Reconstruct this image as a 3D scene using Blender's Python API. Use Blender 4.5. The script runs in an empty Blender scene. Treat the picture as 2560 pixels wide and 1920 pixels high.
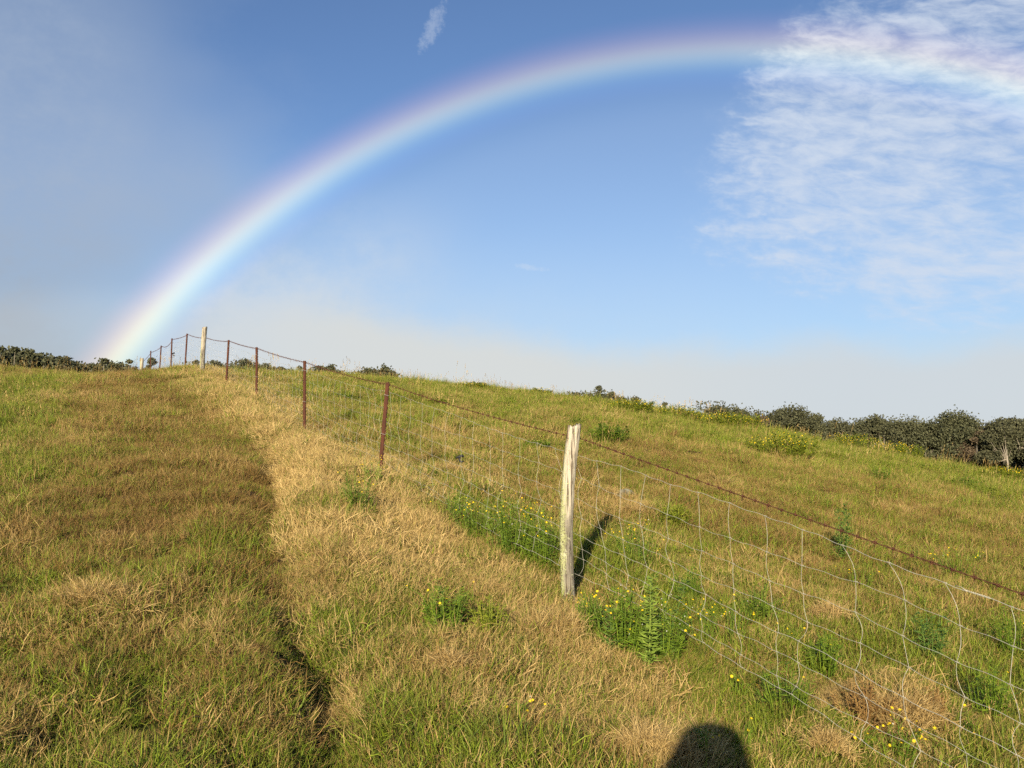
import bpy, math, random
import numpy as np
from mathutils import Vector, Matrix

R = math.radians
sc = bpy.context.scene
COL = sc.collection

# ------------------------------------------------------------------ camera
F = 2200.0                      # focal length in pixels of the 2560 x 1920 photograph
HOR = 1100.0                    # pixel row of the true horizon
PITCH = math.atan((HOR - 960.0) / F)
cam_d = bpy.data.cameras.new('camera')
cam_d.sensor_width = 36.0
cam_d.lens = 36.0 * F / 2560.0
cam_d.clip_start = 0.02
cam_d.clip_end = 20000.0
cam = bpy.data.objects.new('camera', cam_d)
COL.objects.link(cam)
cam.location = (0, 0, 0)        # the lens of the phone is the origin, eye height above the turf
cam.rotation_euler = (R(90) + PITCH, 0, 0)
sc.camera = cam
sc.render.resolution_x, sc.render.resolution_y = 1024, 768


def ray(px, py):
    a, b = (px - 1280.0) / F, (960.0 - py) / F
    c, s = math.cos(PITCH), math.sin(PITCH)
    return Vector((a, c - b * s, s + b * c)).normalized()


def at(px, py, Y):
    r = ray(px, py)
    return r * (Y / r.y)


# ------------------------------------------------------------------ sun and sky
ANTI = ray(1742, 1872)          # the point opposite the sun: the centre of the bow
SUN = -ANTI
SUN_EL = math.asin(SUN.z)
SUN_AZ = math.atan2(SUN.x, SUN.y)
sun_d = bpy.data.lights.new('sun', 'SUN')
sun_d.energy = 4.8
sun_d.angle = R(0.6)
sun_d.color = (1.0, 0.86, 0.64)
sun = bpy.data.objects.new('sun', sun_d)
COL.objects.link(sun)
sun.location = (0, -20, 30)
sun.rotation_euler = SUN.to_track_quat('Z', 'Y').to_euler()

sc.view_settings.view_transform = 'Standard'
sc.view_settings.look = 'None'
sc.view_settings.gamma = 1.0
sc.view_settings.use_curve_mapping = False
sc.view_settings.exposure = 0.85
sc.render.engine = 'CYCLES'
sc.cycles.use_denoising = False
sc.cycles.use_adaptive_sampling = True
sc.cycles.adaptive_threshold = 0.02
sc.cycles.adaptive_min_samples = 8
sc.cycles.max_bounces = 4
sc.cycles.diffuse_bounces = 2
sc.cycles.transparent_max_bounces = 8

world = bpy.data.worlds.new('World')
sc.world = world
world.use_nodes = True
world.cycles.sampling_method = 'NONE'
wt = world.node_tree
wt.nodes.clear()


class NT:
    """small helper for building node graphs"""
    def __init__(self, tree):
        self.t = tree

    def n(self, kind, **kw):
        nd = self.t.nodes.new(kind)
        for k, v in kw.items():
            setattr(nd, k, v)
        return nd

    def put(self, sock, v):
        if isinstance(v, bpy.types.NodeSocket):
            self.t.links.new(v, sock)
        else:
            sock.default_value = v

    def m(self, op, a, b=0.0, c=0.0):
        nd = self.n('ShaderNodeMath', operation=op)
        for i, v in enumerate((a, b, c)):
            self.put(nd.inputs[i], v)
        return nd.outputs[0]

    def add(self, a, b): return self.m('ADD', a, b)
    def sub(self, a, b): return self.m('SUBTRACT', a, b)
    def mul(self, a, b): return self.m('MULTIPLY', a, b)

    def ss(self, x, lo, hi, a=0.0, b=1.0):
        nd = self.n('ShaderNodeMapRange', interpolation_type='SMOOTHSTEP')
        for i, v in enumerate((x, lo, hi, a, b)):
            self.put(nd.inputs[i], v)
        return nd.outputs[0]

    def lin(self, x, lo, hi, a=0.0, b=1.0):
        nd = self.n('ShaderNodeMapRange', clamp=True)
        for i, v in enumerate((x, lo, hi, a, b)):
            self.put(nd.inputs[i], v)
        return nd.outputs[0]

    def mix(self, f, a, b, blend='MIX'):
        nd = self.n('ShaderNodeMix', data_type='RGBA', blend_type=blend)
        self.put(nd.inputs[0], f)
        self.put(nd.inputs[6], a if isinstance(a, bpy.types.NodeSocket) else (*a, 1.0))
        self.put(nd.inputs[7], b if isinstance(b, bpy.types.NodeSocket) else (*b, 1.0))
        return nd.outputs[2]

    def vec(self, x, y, z):
        nd = self.n('ShaderNodeCombineXYZ')
        for i, v in enumerate((x, y, z)):
            self.put(nd.inputs[i], v)
        return nd.outputs[0]

    def noise(self, v, scale, detail=4.0, rough=0.55, dist=0.0):
        nd = self.n('ShaderNodeTexNoise')
        self.put(nd.inputs['Vector'], v)
        nd.inputs['Scale'].default_value = scale
        nd.inputs['Detail'].default_value = detail
        nd.inputs['Roughness'].default_value = rough
        nd.inputs['Distortion'].default_value = dist
        return nd.outputs['Fac']

    def ramp(self, f, stops, interp='LINEAR'):
        nd = self.n('ShaderNodeValToRGB')
        nd.color_ramp.interpolation = interp
        el = nd.color_ramp.elements
        while len(el) < len(stops):
            el.new(0.5)
        for e, (p, c) in zip(el, stops):
            e.position = p
            e.color = (*c, 1.0)
        self.put(nd.inputs[0], f)
        return nd.outputs[0]


W = NT(wt)
SKY_STRENGTH = 0.064
sky = W.n('ShaderNodeTexSky', sky_type='NISHITA')
sky.sun_disc = False
sky.sun_elevation = SUN_EL
sky.sun_rotation = SUN_AZ
sky.altitude = 600.0
sky.air_density = 1.0
sky.dust_density = 0.6
sky.ozone_density = 2.0
tc = W.n('ShaderNodeTexCoord').outputs['Generated']
sep = W.n('ShaderNodeSeparateXYZ')
W.put(sep.inputs[0], tc)
dx, dy, dz = sep.outputs
DEG = 180.0 / math.pi
az = W.mul(W.m('ARCTAN2', dx, dy), DEG)          # 0 straight ahead, + to the right
el = W.sub(W.mul(W.m('ARCSINE', dz), DEG), 1.5)
dotn = W.n('ShaderNodeVectorMath', operation='DOT_PRODUCT')
W.put(dotn.inputs[0], tc)
dotn.inputs[1].default_value = ANTI
ang = W.mul(W.m('ARCCOSINE', dotn.outputs['Value']), DEG)

K = 2.0 ** -sc.view_settings.exposure / SKY_STRENGTH                             # display-linear -> sky-texture units


def kc(r, g, b):
    return (r * K, g * K, b * K)


base = W.mix(1.0, sky.outputs[0], (0.82, 0.94, 1.12), 'MULTIPLY')
p_sky = W.vec(W.mul(az, 0.02), W.mul(el, 0.035), 0.0)
n_soft = W.noise(p_sky, 3.0, 2.0, 0.5)
# air inside the bow is brighter than outside it
inside = W.mul(W.ss(ang, 42.5, 38.0), W.ss(ang, 10.0, 34.0, 0.5, 1.0))
base = W.mix(W.mul(inside, 0.16), base, kc(0.62, 0.74, 0.86))
# thin pale air towards the horizon
base = W.mix(W.mul(W.ss(el, 20.0, 1.0), 0.42), base, kc(0.43, 0.60, 0.80))

edge_w = W.noise(W.vec(W.mul(az, 0.1), W.mul(el, 0.13), 5.0), 1.3, 5.0, 0.7)
# grey shower veil on the left
azn = W.add(W.add(az, W.mul(W.sub(n_soft, 0.5), 24.0)), W.mul(W.sub(edge_w, 0.5), 9.0))
veil = W.mul(W.ss(azn, -13.0, -29.0), W.ss(el, 34.0, 9.0, 0.45, 1.0))
veil = W.m('MAXIMUM', veil, W.mul(W.ss(azn, 40.0, -22.0, 0.0, 0.75), W.ss(el, 13.0, 3.0)))
veil_col = W.mix(W.ss(el, 16.0, 2.0), kc(0.38, 0.47, 0.61), kc(0.35, 0.40, 0.455))
veil_col = W.mix(W.ss(azn, -24.0, -8.0), veil_col, kc(0.60, 0.68, 0.76))
base = W.mix(W.mul(veil, W.ss(edge_w, .30, .70, .62, .95)), base, veil_col)
# soft pale streak inside the bow's foot
foot = W.mul(W.ss(ang, 42.0, 40.0), W.mul(W.ss(ang, 30.0, 37.0), W.ss(el, 16.0, 6.0)))
foot = W.mul(foot, W.ss(az, 0.0, -10.0))
base = W.mix(W.mul(foot, W.ss(edge_w, .3, .65, .25, .75)), base, kc(0.63, 0.70, 0.77))

# cream cloud bank low over the horizon, wavy upper edge
edge = W.noise(W.vec(W.mul(az, 0.07), 0.0, 3.0), 1.0, 1.0, 0.45)
edge = W.add(W.add(W.mul(W.sub(edge, 0.5), 4.2), 5.2), W.ss(az, 8.0, -12.0, -.6, 1.9))
soft = W.mul(W.sub(edge_w, 0.5), 2.2)
bank = W.ss(W.add(W.sub(edge, el), soft), -1.1, 1.9)
bank = W.mul(bank, W.ss(az, -26.0, -8.0, 0.25, 1.0))
bank_col = W.mix(W.ss(az, 0.0, 22.0), kc(0.69, 0.71, 0.69), kc(0.63, 0.68, 0.71))
base = W.mix(W.mul(bank, 0.94), base, bank_col)

# ribbed high cloud on the right, perspective rows
h_inv = W.m('DIVIDE', 1.0, W.m('MAXIMUM', W.add(dz, 0.06), 0.04))
cx, cy = W.mul(dx, h_inv), W.mul(dy, h_inv)
wob = W.noise(W.vec(cx, cy, 0.0), 1.6, 2.0, 0.5)
c_big = W.noise(W.vec(W.add(cx, W.mul(wob, 0.5)), W.add(cy, W.mul(wob, 0.4)), 0.0), 1.2, 5.0, 0.66)
c_fine = W.noise(W.vec(W.add(W.mul(az, 0.40), W.mul(el, 0.22)), W.sub(W.mul(el, 0.95), W.mul(az, -0.10)), 1.7), 1.15, 5.0, 0.62, 0.3)
left_lim = W.add(W.ss(el, 12.5, 9.5, 13.0, 17.0), W.ss(el, 21.0, 27.0, 0.0, 9.0))
left_lim = W.add(left_lim, W.ss(el, 9.5, 4.0, 0.0, 6.5))
reg = W.ss(W.add(W.sub(az, left_lim), W.mul(W.sub(edge_w, 0.5), 20.0)), -2.5, 6.0)
reg = W.mul(reg, W.ss(az, 70.0, 45.0))
reg = W.mul(reg, W.ss(el, 1.5, 8.5))
reg = W.mul(reg, W.ss(el, 26.5, 20.5, 0.30, 1.0))
dens = W.add(W.mul(c_big, 0.62), W.mul(c_fine, 0.85))
thr = W.lin(reg, 0.0, 1.0, 0.80, 0.46)
cl = W.mul(W.ss(reg, 0.0, 0.55), W.ss(dens, thr, W.add(thr, 0.52), 0.06, 1.0))
base = W.mix(W.mul(cl, 0.90), base, kc(0.64, 0.72, 0.84))


nn_w = W.noise(W.vec(W.mul(az, 0.9), W.mul(el, 0.9), 9.0), 1.5, 4.0, 0.7)


def wisp(a0, e0, ra, re, tilt, amt):
    """a small detached shred of cloud"""
    ct, st = math.cos(R(tilt)), math.sin(R(tilt))
    ua = W.add(W.mul(W.sub(az, a0), ct / ra), W.mul(W.sub(el, e0), st / ra))
    ve = W.add(W.mul(W.sub(az, a0), -st / re), W.mul(W.sub(el, e0), ct / re))
    d = W.add(W.add(W.mul(ua, ua), W.mul(ve, ve)), W.mul(W.sub(nn_w, 0.5), 3.2))
    return W.mul(W.ss(d, 1.2, 0.0), amt)


for args in ((-5.2, 24.2, 1.6, 0.6, 58, 0.30), (1.1, 9.7, 1.3, 0.22, -8, 0.3)):
    base = W.mix(wisp(*args), base, kc(0.66, 0.735, 0.845))

# the rainbow: light thrown back by the shower at about 42 degrees round the antisolar point
t_b = W.lin(ang, 39.9, 44.7)
bow = W.ramp(t_b, [(0.00, (0, 0, 0)), (0.12, (0.012, 0.010, 0.035)), (0.24, (0.025, 0.045, 0.08)), (0.34, (0.10, 0.135, 0.11)),
                   (0.44, (0.24, 0.255, 0.145)), (0.54, (0.33, 0.26, 0.095)), (0.63, (0.26, 0.145, 0.055)),
                   (0.74, (0.13, 0.052, 0.030)), (0.87, (0.030, 0.006, 0.010)), (1.0, (0, 0, 0))], 'B_SPLINE')
b_int = W.add(W.ss(el, 24.0, 8.0, 0.85, 1.30), W.mul(cl, -0.12))
b_int = W.mul(b_int, W.lin(n_soft, 0.3, 0.7, 0.92, 1.08))
b_int = W.mul(b_int, K)
bow_s = W.n('ShaderNodeVectorMath', operation='SCALE')
W.put(bow_s.inputs[0], bow)
W.put(bow_s.inputs['Scale'], b_int)
base = W.mix(1.0, base, bow_s.outputs[0], 'ADD')
bg = W.n('ShaderNodeBackground')
W.put(bg.inputs['Color'], base)
bg.inputs['Strength'].default_value = SKY_STRENGTH
wo = W.n('ShaderNodeOutputWorld')
wt.links.new(bg.outputs[0], wo.inputs['Surface'])

# ------------------------------------------------------------------ helpers
rng = np.random.default_rng(11)
rnd = random.Random(5)


def mesh_obj(name, verts, faces, mat=None, parent=None, smooth=False, attrs=None, loc=None):
    me = bpy.data.meshes.new(name)
    me.from_pydata([tuple(v) for v in verts], [], [tuple(int(i) for i in f) for f in faces])
    if attrs:
        for k, arr in attrs.items():
            a = me.attributes.new(k, 'FLOAT', 'POINT')
            a.data.foreach_set('value', np.asarray(arr, dtype=np.float32))
    if smooth:
        me.polygons.foreach_set('use_smooth', np.ones(len(me.polygons), dtype=bool))
    if mat:
        me.materials.append(mat)
    me.update()
    o = bpy.data.objects.new(name, me)
    COL.objects.link(o)
    if parent:
        o.parent = parent
    if loc is not None:
        o.location = loc
    return o


def empty(name, loc=(0, 0, 0)):
    o = bpy.data.objects.new(name, None)
    o.empty_display_size = 0.2
    COL.objects.link(o)
    o.location = loc
    return o


def tag(o, label=None, cat=None, group=None, kind=None):
    if label: o['label'] = label
    if cat: o['category'] = cat
    if group: o['group'] = group
    if kind: o['kind'] = kind
    return o


class MB:
    def __init__(self):
        self.v, self.f, self.a = [], [], []

    def quad(self, *pts):
        n = len(self.v)
        self.v += [Vector(p) for p in pts]
        self.f.append(tuple(range(n, n + len(pts))))

    def raw(self, verts, faces):
        n = len(self.v)
        self.v += [Vector(p) for p in verts]
        self.f += [tuple(i + n for i in f) for f in faces]

    def tube(self, pts, radii, sides=6, cap=True):
        pts = [Vector(p) for p in pts]
        n0 = len(self.v)
        m = len(pts)
        up = None
        for i in range(m):
            d = (pts[min(i + 1, m - 1)] - pts[max(i - 1, 0)])
            d = d.normalized() if d.length > 1e-9 else Vector((0, 0, 1))
            if up is None:
                up = d.orthogonal().normalized()
            else:
                up = up - d * up.dot(d)
                up = up.normalized() if up.length > 1e-6 else d.orthogonal().normalized()
            w = d.cross(up)
            r = radii[i] if hasattr(radii, '__len__') else radii
            for k in range(sides):
                a = 2 * math.pi * k / sides
                self.v.append(pts[i] + (up * math.cos(a) + w * math.sin(a)) * r)
        for i in range(m - 1):
            for k in range(sides):
                k2 = (k + 1) % sides
                self.f.append((n0 + i * sides + k, n0 + i * sides + k2, n0 + (i + 1) * sides + k2, n0 + (i + 1) * sides + k))
        if cap:
            self.f.append(tuple(n0 + k for k in reversed(range(sides))))
            self.f.append(tuple(n0 + (m - 1) * sides + k for k in range(sides)))

    def box(self, lo, hi):
        x0, y0, z0 = lo
        x1, y1, z1 = hi
        self.raw([(x0, y0, z0), (x1, y0, z0), (x1, y1, z0), (x0, y1, z0), (x0, y0, z1), (x1, y0, z1), (x1, y1, z1), (x0, y1, z1)],
                 [(0, 3, 2, 1), (4, 5, 6, 7), (0, 1, 5, 4), (1, 2, 6, 5), (2, 3, 7, 6), (3, 0, 4, 7)])

    def build(self, name, mat, parent=None, smooth=False, attrs=None, loc=None):
        return mesh_obj(name, self.v, self.f, mat, parent, smooth, attrs, loc)


def new_mat(name):
    m = bpy.data.materials.new(name)
    m.use_nodes = True
    m.node_tree.nodes.clear()
    T = NT(m.node_tree)
    out = T.n('ShaderNodeOutputMaterial')
    bs = T.n('ShaderNodeBsdfPrincipled')
    m.node_tree.links.new(bs.outputs[0], out.inputs['Surface'])
    return m, T, bs


def simple_mat(name, col, rough=0.8, var=0.25, scale=30.0, spec=0.2, metal=0.0, bump=0.0, stretch=(1, 1, 1), col2=None):
    m, T, bs = new_mat(name)
    co = T.n('ShaderNodeTexCoord').outputs['Object']
    mp = T.n('ShaderNodeMapping')
    T.put(mp.inputs[0], co)
    mp.inputs['Scale'].default_value = stretch
    nz = T.noise(mp.outputs[0], scale, 5.0, 0.6)
    c2 = col2 or tuple(c * (1 - var) for c in col)
    T.put(bs.inputs['Base Color'], T.mix(T.lin(nz, 0.3, 0.7), col, c2))
    bs.inputs['Roughness'].default_value = rough
    bs.inputs['Specular IOR Level'].default_value = spec
    bs.inputs['Metallic'].default_value = metal
    if bump:
        b = T.n('ShaderNodeBump')
        b.inputs['Strength'].default_value = bump
        b.inputs['Distance'].default_value = 0.01
        T.put(b.inputs['Height'], nz)
        T.put(bs.inputs['Normal'], b.outputs[0])
    return m


def hash2(ix, iy, seed):
    h = (ix.astype(np.int64) * 374761393 + iy.astype(np.int64) * 668265263 + seed * 2147483647) & 0xFFFFFFFF
    h = ((h ^ (h >> 13)) * 1274126177) & 0xFFFFFFFF
    h = h ^ (h >> 16)
    return (h & 0xFFFFFF) / float(0xFFFFFF)


def vnoise(x, y, seed=0):
    x, y = np.asarray(x, float), np.asarray(y, float)
    ix, iy = np.floor(x), np.floor(y)
    fx, fy = x - ix, y - iy
    fx, fy = fx * fx * (3 - 2 * fx), fy * fy * (3 - 2 * fy)
    a, b = hash2(ix, iy, seed), hash2(ix + 1, iy, seed)
    c, d = hash2(ix, iy + 1, seed), hash2(ix + 1, iy + 1, seed)
    return (a + (b - a) * fx) * (1 - fy) + (c + (d - c) * fx) * fy


def fbm(x, y, octs=4, seed=0, gain=0.5):
    s, amp, tot = 0.0, 1.0, 0.0
    for o in range(octs):
        s = s + amp * vnoise(x * 2 ** o + 17.3 * o, y * 2 ** o - 9.1 * o, seed + o)
        tot += amp
        amp *= gain
    return s / tot


def sstep(x, a, b):
    t = np.clip((x - a) / (b - a), 0, 1)
    return t * t * (3 - 2 * t)


# ------------------------------------------------------------------ the hillside
# surveyed heights (x right, y forward, z above the lens)
CP = [(0, 0, -1.6), (0, -6, -1.9), (-7, -4, -1.6), (7, -4, -2.3), (0, 4, -1.53), (-2.2, 4.2, -1.38), (2.1, 3.5, -1.93),
      (2.8, 5, -1.80), (.45, 6.83, -1.50), (-1.5, 10.3, -.76), (-3.25, 13.8, -.30), (-5.02, 17.3, .26), (-6.74, 20.8, .78),
      (-8.53, 24.3, 1.16), (-10.3, 27.8, 1.26), (-12.1, 31.3, 1.36), (-13.9, 34.8, 1.38), (-15.75, 38.3, 1.38), (-17.6, 41.8, 1.3),
      (-17.5, 30, 1.58), (-13.0, 28, 1.15), (-15, 31, 1.3), (-11.6, 20, .62), (-8.1, 14, -.08), (-5.8, 10, -.58), (-4, 7, -.95), (-2.9, 5, -1.22),
      (-25, 45, 1.25), (-47, 80, -.5), (-30, 30, 1.4), (-24, 18, .3),
      (-3.5, 12, -.5), (-2.3, 8, -.98), (-1.7, 6, -1.2), (-.9, 7, -1.18), (-.6, 5, -1.42),
      (-1.7, 28, .86), (-1.2, 20, .24), (-.83, 14, -.42), (5.35, 28, -.04), (3.8, 20, -.38), (2.7, 14, -.82), (1.9, 10, -1.17),
      (10.4, 28, -1.14), (6.7, 18, -1.12), (4.5, 12, -1.38), (3, 8, -1.56), (15.5, 28, -2.10), (10, 18, -1.62), (6.6, 12, -1.64),
      (4.4, 8, -1.73), (24, 28, -3.3), (18, 12, -2.4),
      (-4, 45, .3), (6, 45, -1.9), (18, 45, -4.2), (32, 45, -4.8), (0, 100, -5), (35, 110, -7.2), (62, 112, -7.05), (95, 105, -7.6),
      (-30, 100, -2.0), (-65, 100, -2.5), (0, -40, -4), (-60, -10, -1), (60, -10, -6), (-60, 40, .6), (60, 40, -6)]
_cp = np.array(CP, float)
_cp[:, 2] += np.where(_cp[:, 1] > 0, _cp[:, 1] * (HOR - 1040.0) / F, 0.0)      # survey was levelled on row 1040


def _tps(r2):
    return np.where(r2 > 0, 0.5 * r2 * np.log(np.maximum(r2, 1e-12)), 0.0)


_n = len(_cp)
_A = np.zeros((_n + 3, _n + 3))
_d2 = ((_cp[:, None, :2] - _cp[None, :, :2]) ** 2).sum(-1)
_A[:_n, :_n] = _tps(_d2) + np.eye(_n) * 0.6
_A[:_n, _n] = 1
_A[:_n, _n + 1:] = _cp[:, :2]
_A[_n:, :_n] = _A[:_n, _n:].T
_w = np.linalg.solve(_A, np.concatenate([_cp[:, 2], np.zeros(3)]))


def h_base(x, y):
    x, y = np.atleast_1d(np.asarray(x, float)), np.atleast_1d(np.asarray(y, float))
    out = np.empty(x.shape)
    xf, yf, of = x.ravel(), y.ravel(), out.ravel()
    for i in range(0, len(xf), 20000):
        s = slice(i, i + 20000)
        r2 = (xf[s, None] - _cp[None, :, 0]) ** 2 + (yf[s, None] - _cp[None, :, 1]) ** 2
        of[s] = _tps(r2) @ _w[:_n] + _w[_n] + _w[_n + 1] * xf[s] + _w[_n + 2] * yf[s]
    out = of.reshape(x.shape)
    far = sstep(np.hypot(x, y), 95, 165)
    return out * (1 - far) + (-4.6) * far


def gp_base(px, py, lim=90.0):
    r = ray(px, py)
    t = np.linspace(1.5, lim, 6000)
    z = h_base(r.x * t, r.y * t)
    hit = np.nonzero(r.z * t < z)[0]
    k = hit[0] if len(hit) else len(t) - 1
    return r.x * t[k], r.y * t[k], z[k]


# a cattle track worn into a narrow trench left of the fence
TR = [gp_base(*p)[:2] for p in ((655, 1110), (697, 1208), (676, 1330), (652, 1480), (735, 1582), (790, 1648), (815, 1775), (862, 1862), (905, 1990))]
TRD = [.08, .16, .06, .07, .11, .16, .12, .13, .06]
PITS = [(*gp_base(30, 1665)[:2], .15, .13), (*gp_base(130, 1895)[:2], .16, .13), (*gp_base(2545, 1660)[:2], .20, .08)]
MOUNDS = [(*gp_base(1380, 1590)[:2], .36, .05), (*gp_base(2070, 1890)[:2], .17, .15), (*gp_base(1620, 1880)[:2], .26, .10),
          (*gp_base(2240, 1800)[:2], .30, .16), (*gp_base(1140, 1650)[:2], .3, .05), (*gp_base(450, 1500)[:2], .6, .07),
          (*gp_base(250, 1560)[:2], .5, .06), (-8.6, 24.0, .9, .05), (-9.6, 26.5, 1.0, .08), (*gp_base(1120, 1150)[:2], .35, .10),
          (*gp_base(980, 1240)[:2], .4, .07)]


def trench(x, y):
    best = np.full(np.shape(x), 1e9)
    dep = np.zeros(np.shape(x))
    for i in range(len(TR) - 1):
        a, b = np.array(TR[i]), np.array(TR[i + 1])
        ab = b - a
        t = np.clip(((x - a[0]) * ab[0] + (y - a[1]) * ab[1]) / (ab @ ab), 0, 1)
        d = np.hypot(x - a[0] - t * ab[0], y - a[1] - t * ab[1])
        dd = TRD[i] + (TRD[i + 1] - TRD[i]) * t
        m = d < best
        best = np.where(m, d, best)
        dep = np.where(m, dd, dep)
    return best, dep


BK = [gp_base(*p)[:2] for p in ((690, 1440), (672, 1330), (700, 1222), (650, 1140), (565, 1060), (480, 990), (415, 945))]
BK = BK + [(BK[-1][0] - 4.0, BK[-1][1] + 9.0)]


def bank_sd(x, y):
    """distance to the right of the edge between the trodden strip and the straw bank"""
    best = np.full(np.shape(x), 1e9)
    sgn = np.ones(np.shape(x))
    for i in range(len(BK) - 1):
        a, b = np.array(BK[i]), np.array(BK[i + 1])
        ab = b - a
        t = np.clip(((x - a[0]) * ab[0] + (y - a[1]) * ab[1]) / (ab @ ab), 0, 1)
        ex, ey = x - a[0] - t * ab[0], y - a[1] - t * ab[1]
        d = np.hypot(ex, ey)
        sg = np.where(ab[0] * ey - ab[1] * ex < 0, 1.0, -1.0)
        m = d < best
        best = np.where(m, d, best)
        sgn = np.where(m, sg, sgn)
    return best * sgn


def height(x, y):
    x, y = np.asarray(x, float), np.asarray(y, float)
    z = h_base(x, y)
    r = np.hypot(x, y)
    near = 1 - sstep(r, 55, 90)
    z = z + near * ((fbm(x * .55, y * .55, 3, 3) - .5) * .16 + (fbm(x * 2.3, y * 2.3, 2, 7) - .5) * .13)
    z = z + sstep(r, 60, 100) * (fbm(x * .03, y * .03, 3, 5) - .5) * 1.0
    d, dep = trench(x, y)
    wob = d + (fbm(x * 5, y * 5, 2, 21) - .5) * .10
    z = z - dep * (1 - sstep(wob, .03, .27))
    sd = bank_sd(x, y)
    z = z + .19 * sstep(sd, -.10, .45) * (1 - sstep(sd, .45, 1.25)) * sstep(y, 5.5, 9.0) * (1 - .75 * sstep(y, 14, 22)) * (1 - sstep(y, 30, 40))
    for (mx, my, mr, mh) in PITS:
        q = np.hypot(x - mx, y - my) + (fbm(x * 6, y * 6, 2, 33) - .5) * .12
        z = z - mh * (1 - sstep(q, mr * .4, mr * 1.1))
    for (mx, my, mr, mh) in MOUNDS:
        z = z + mh * np.exp(-((x - mx) ** 2 + (y - my) ** 2) / (mr * mr))
    return z


def hz(x, y):
    return float(height(np.array([float(x)]), np.array([float(y)]))[0])


def gp(px, py, lim=60.0):
    """the point of the hillside that the photograph shows at a pixel"""
    r = ray(px, py)
    t = np.geomspace(1.8, lim, 5000)
    z = height(r.x * t, r.y * t)
    hit = np.nonzero(r.z * t < z)[0]
    k = hit[0] if len(hit) else len(t) - 1
    return Vector((r.x * t[k], r.y * t[k], z[k]))


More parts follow.
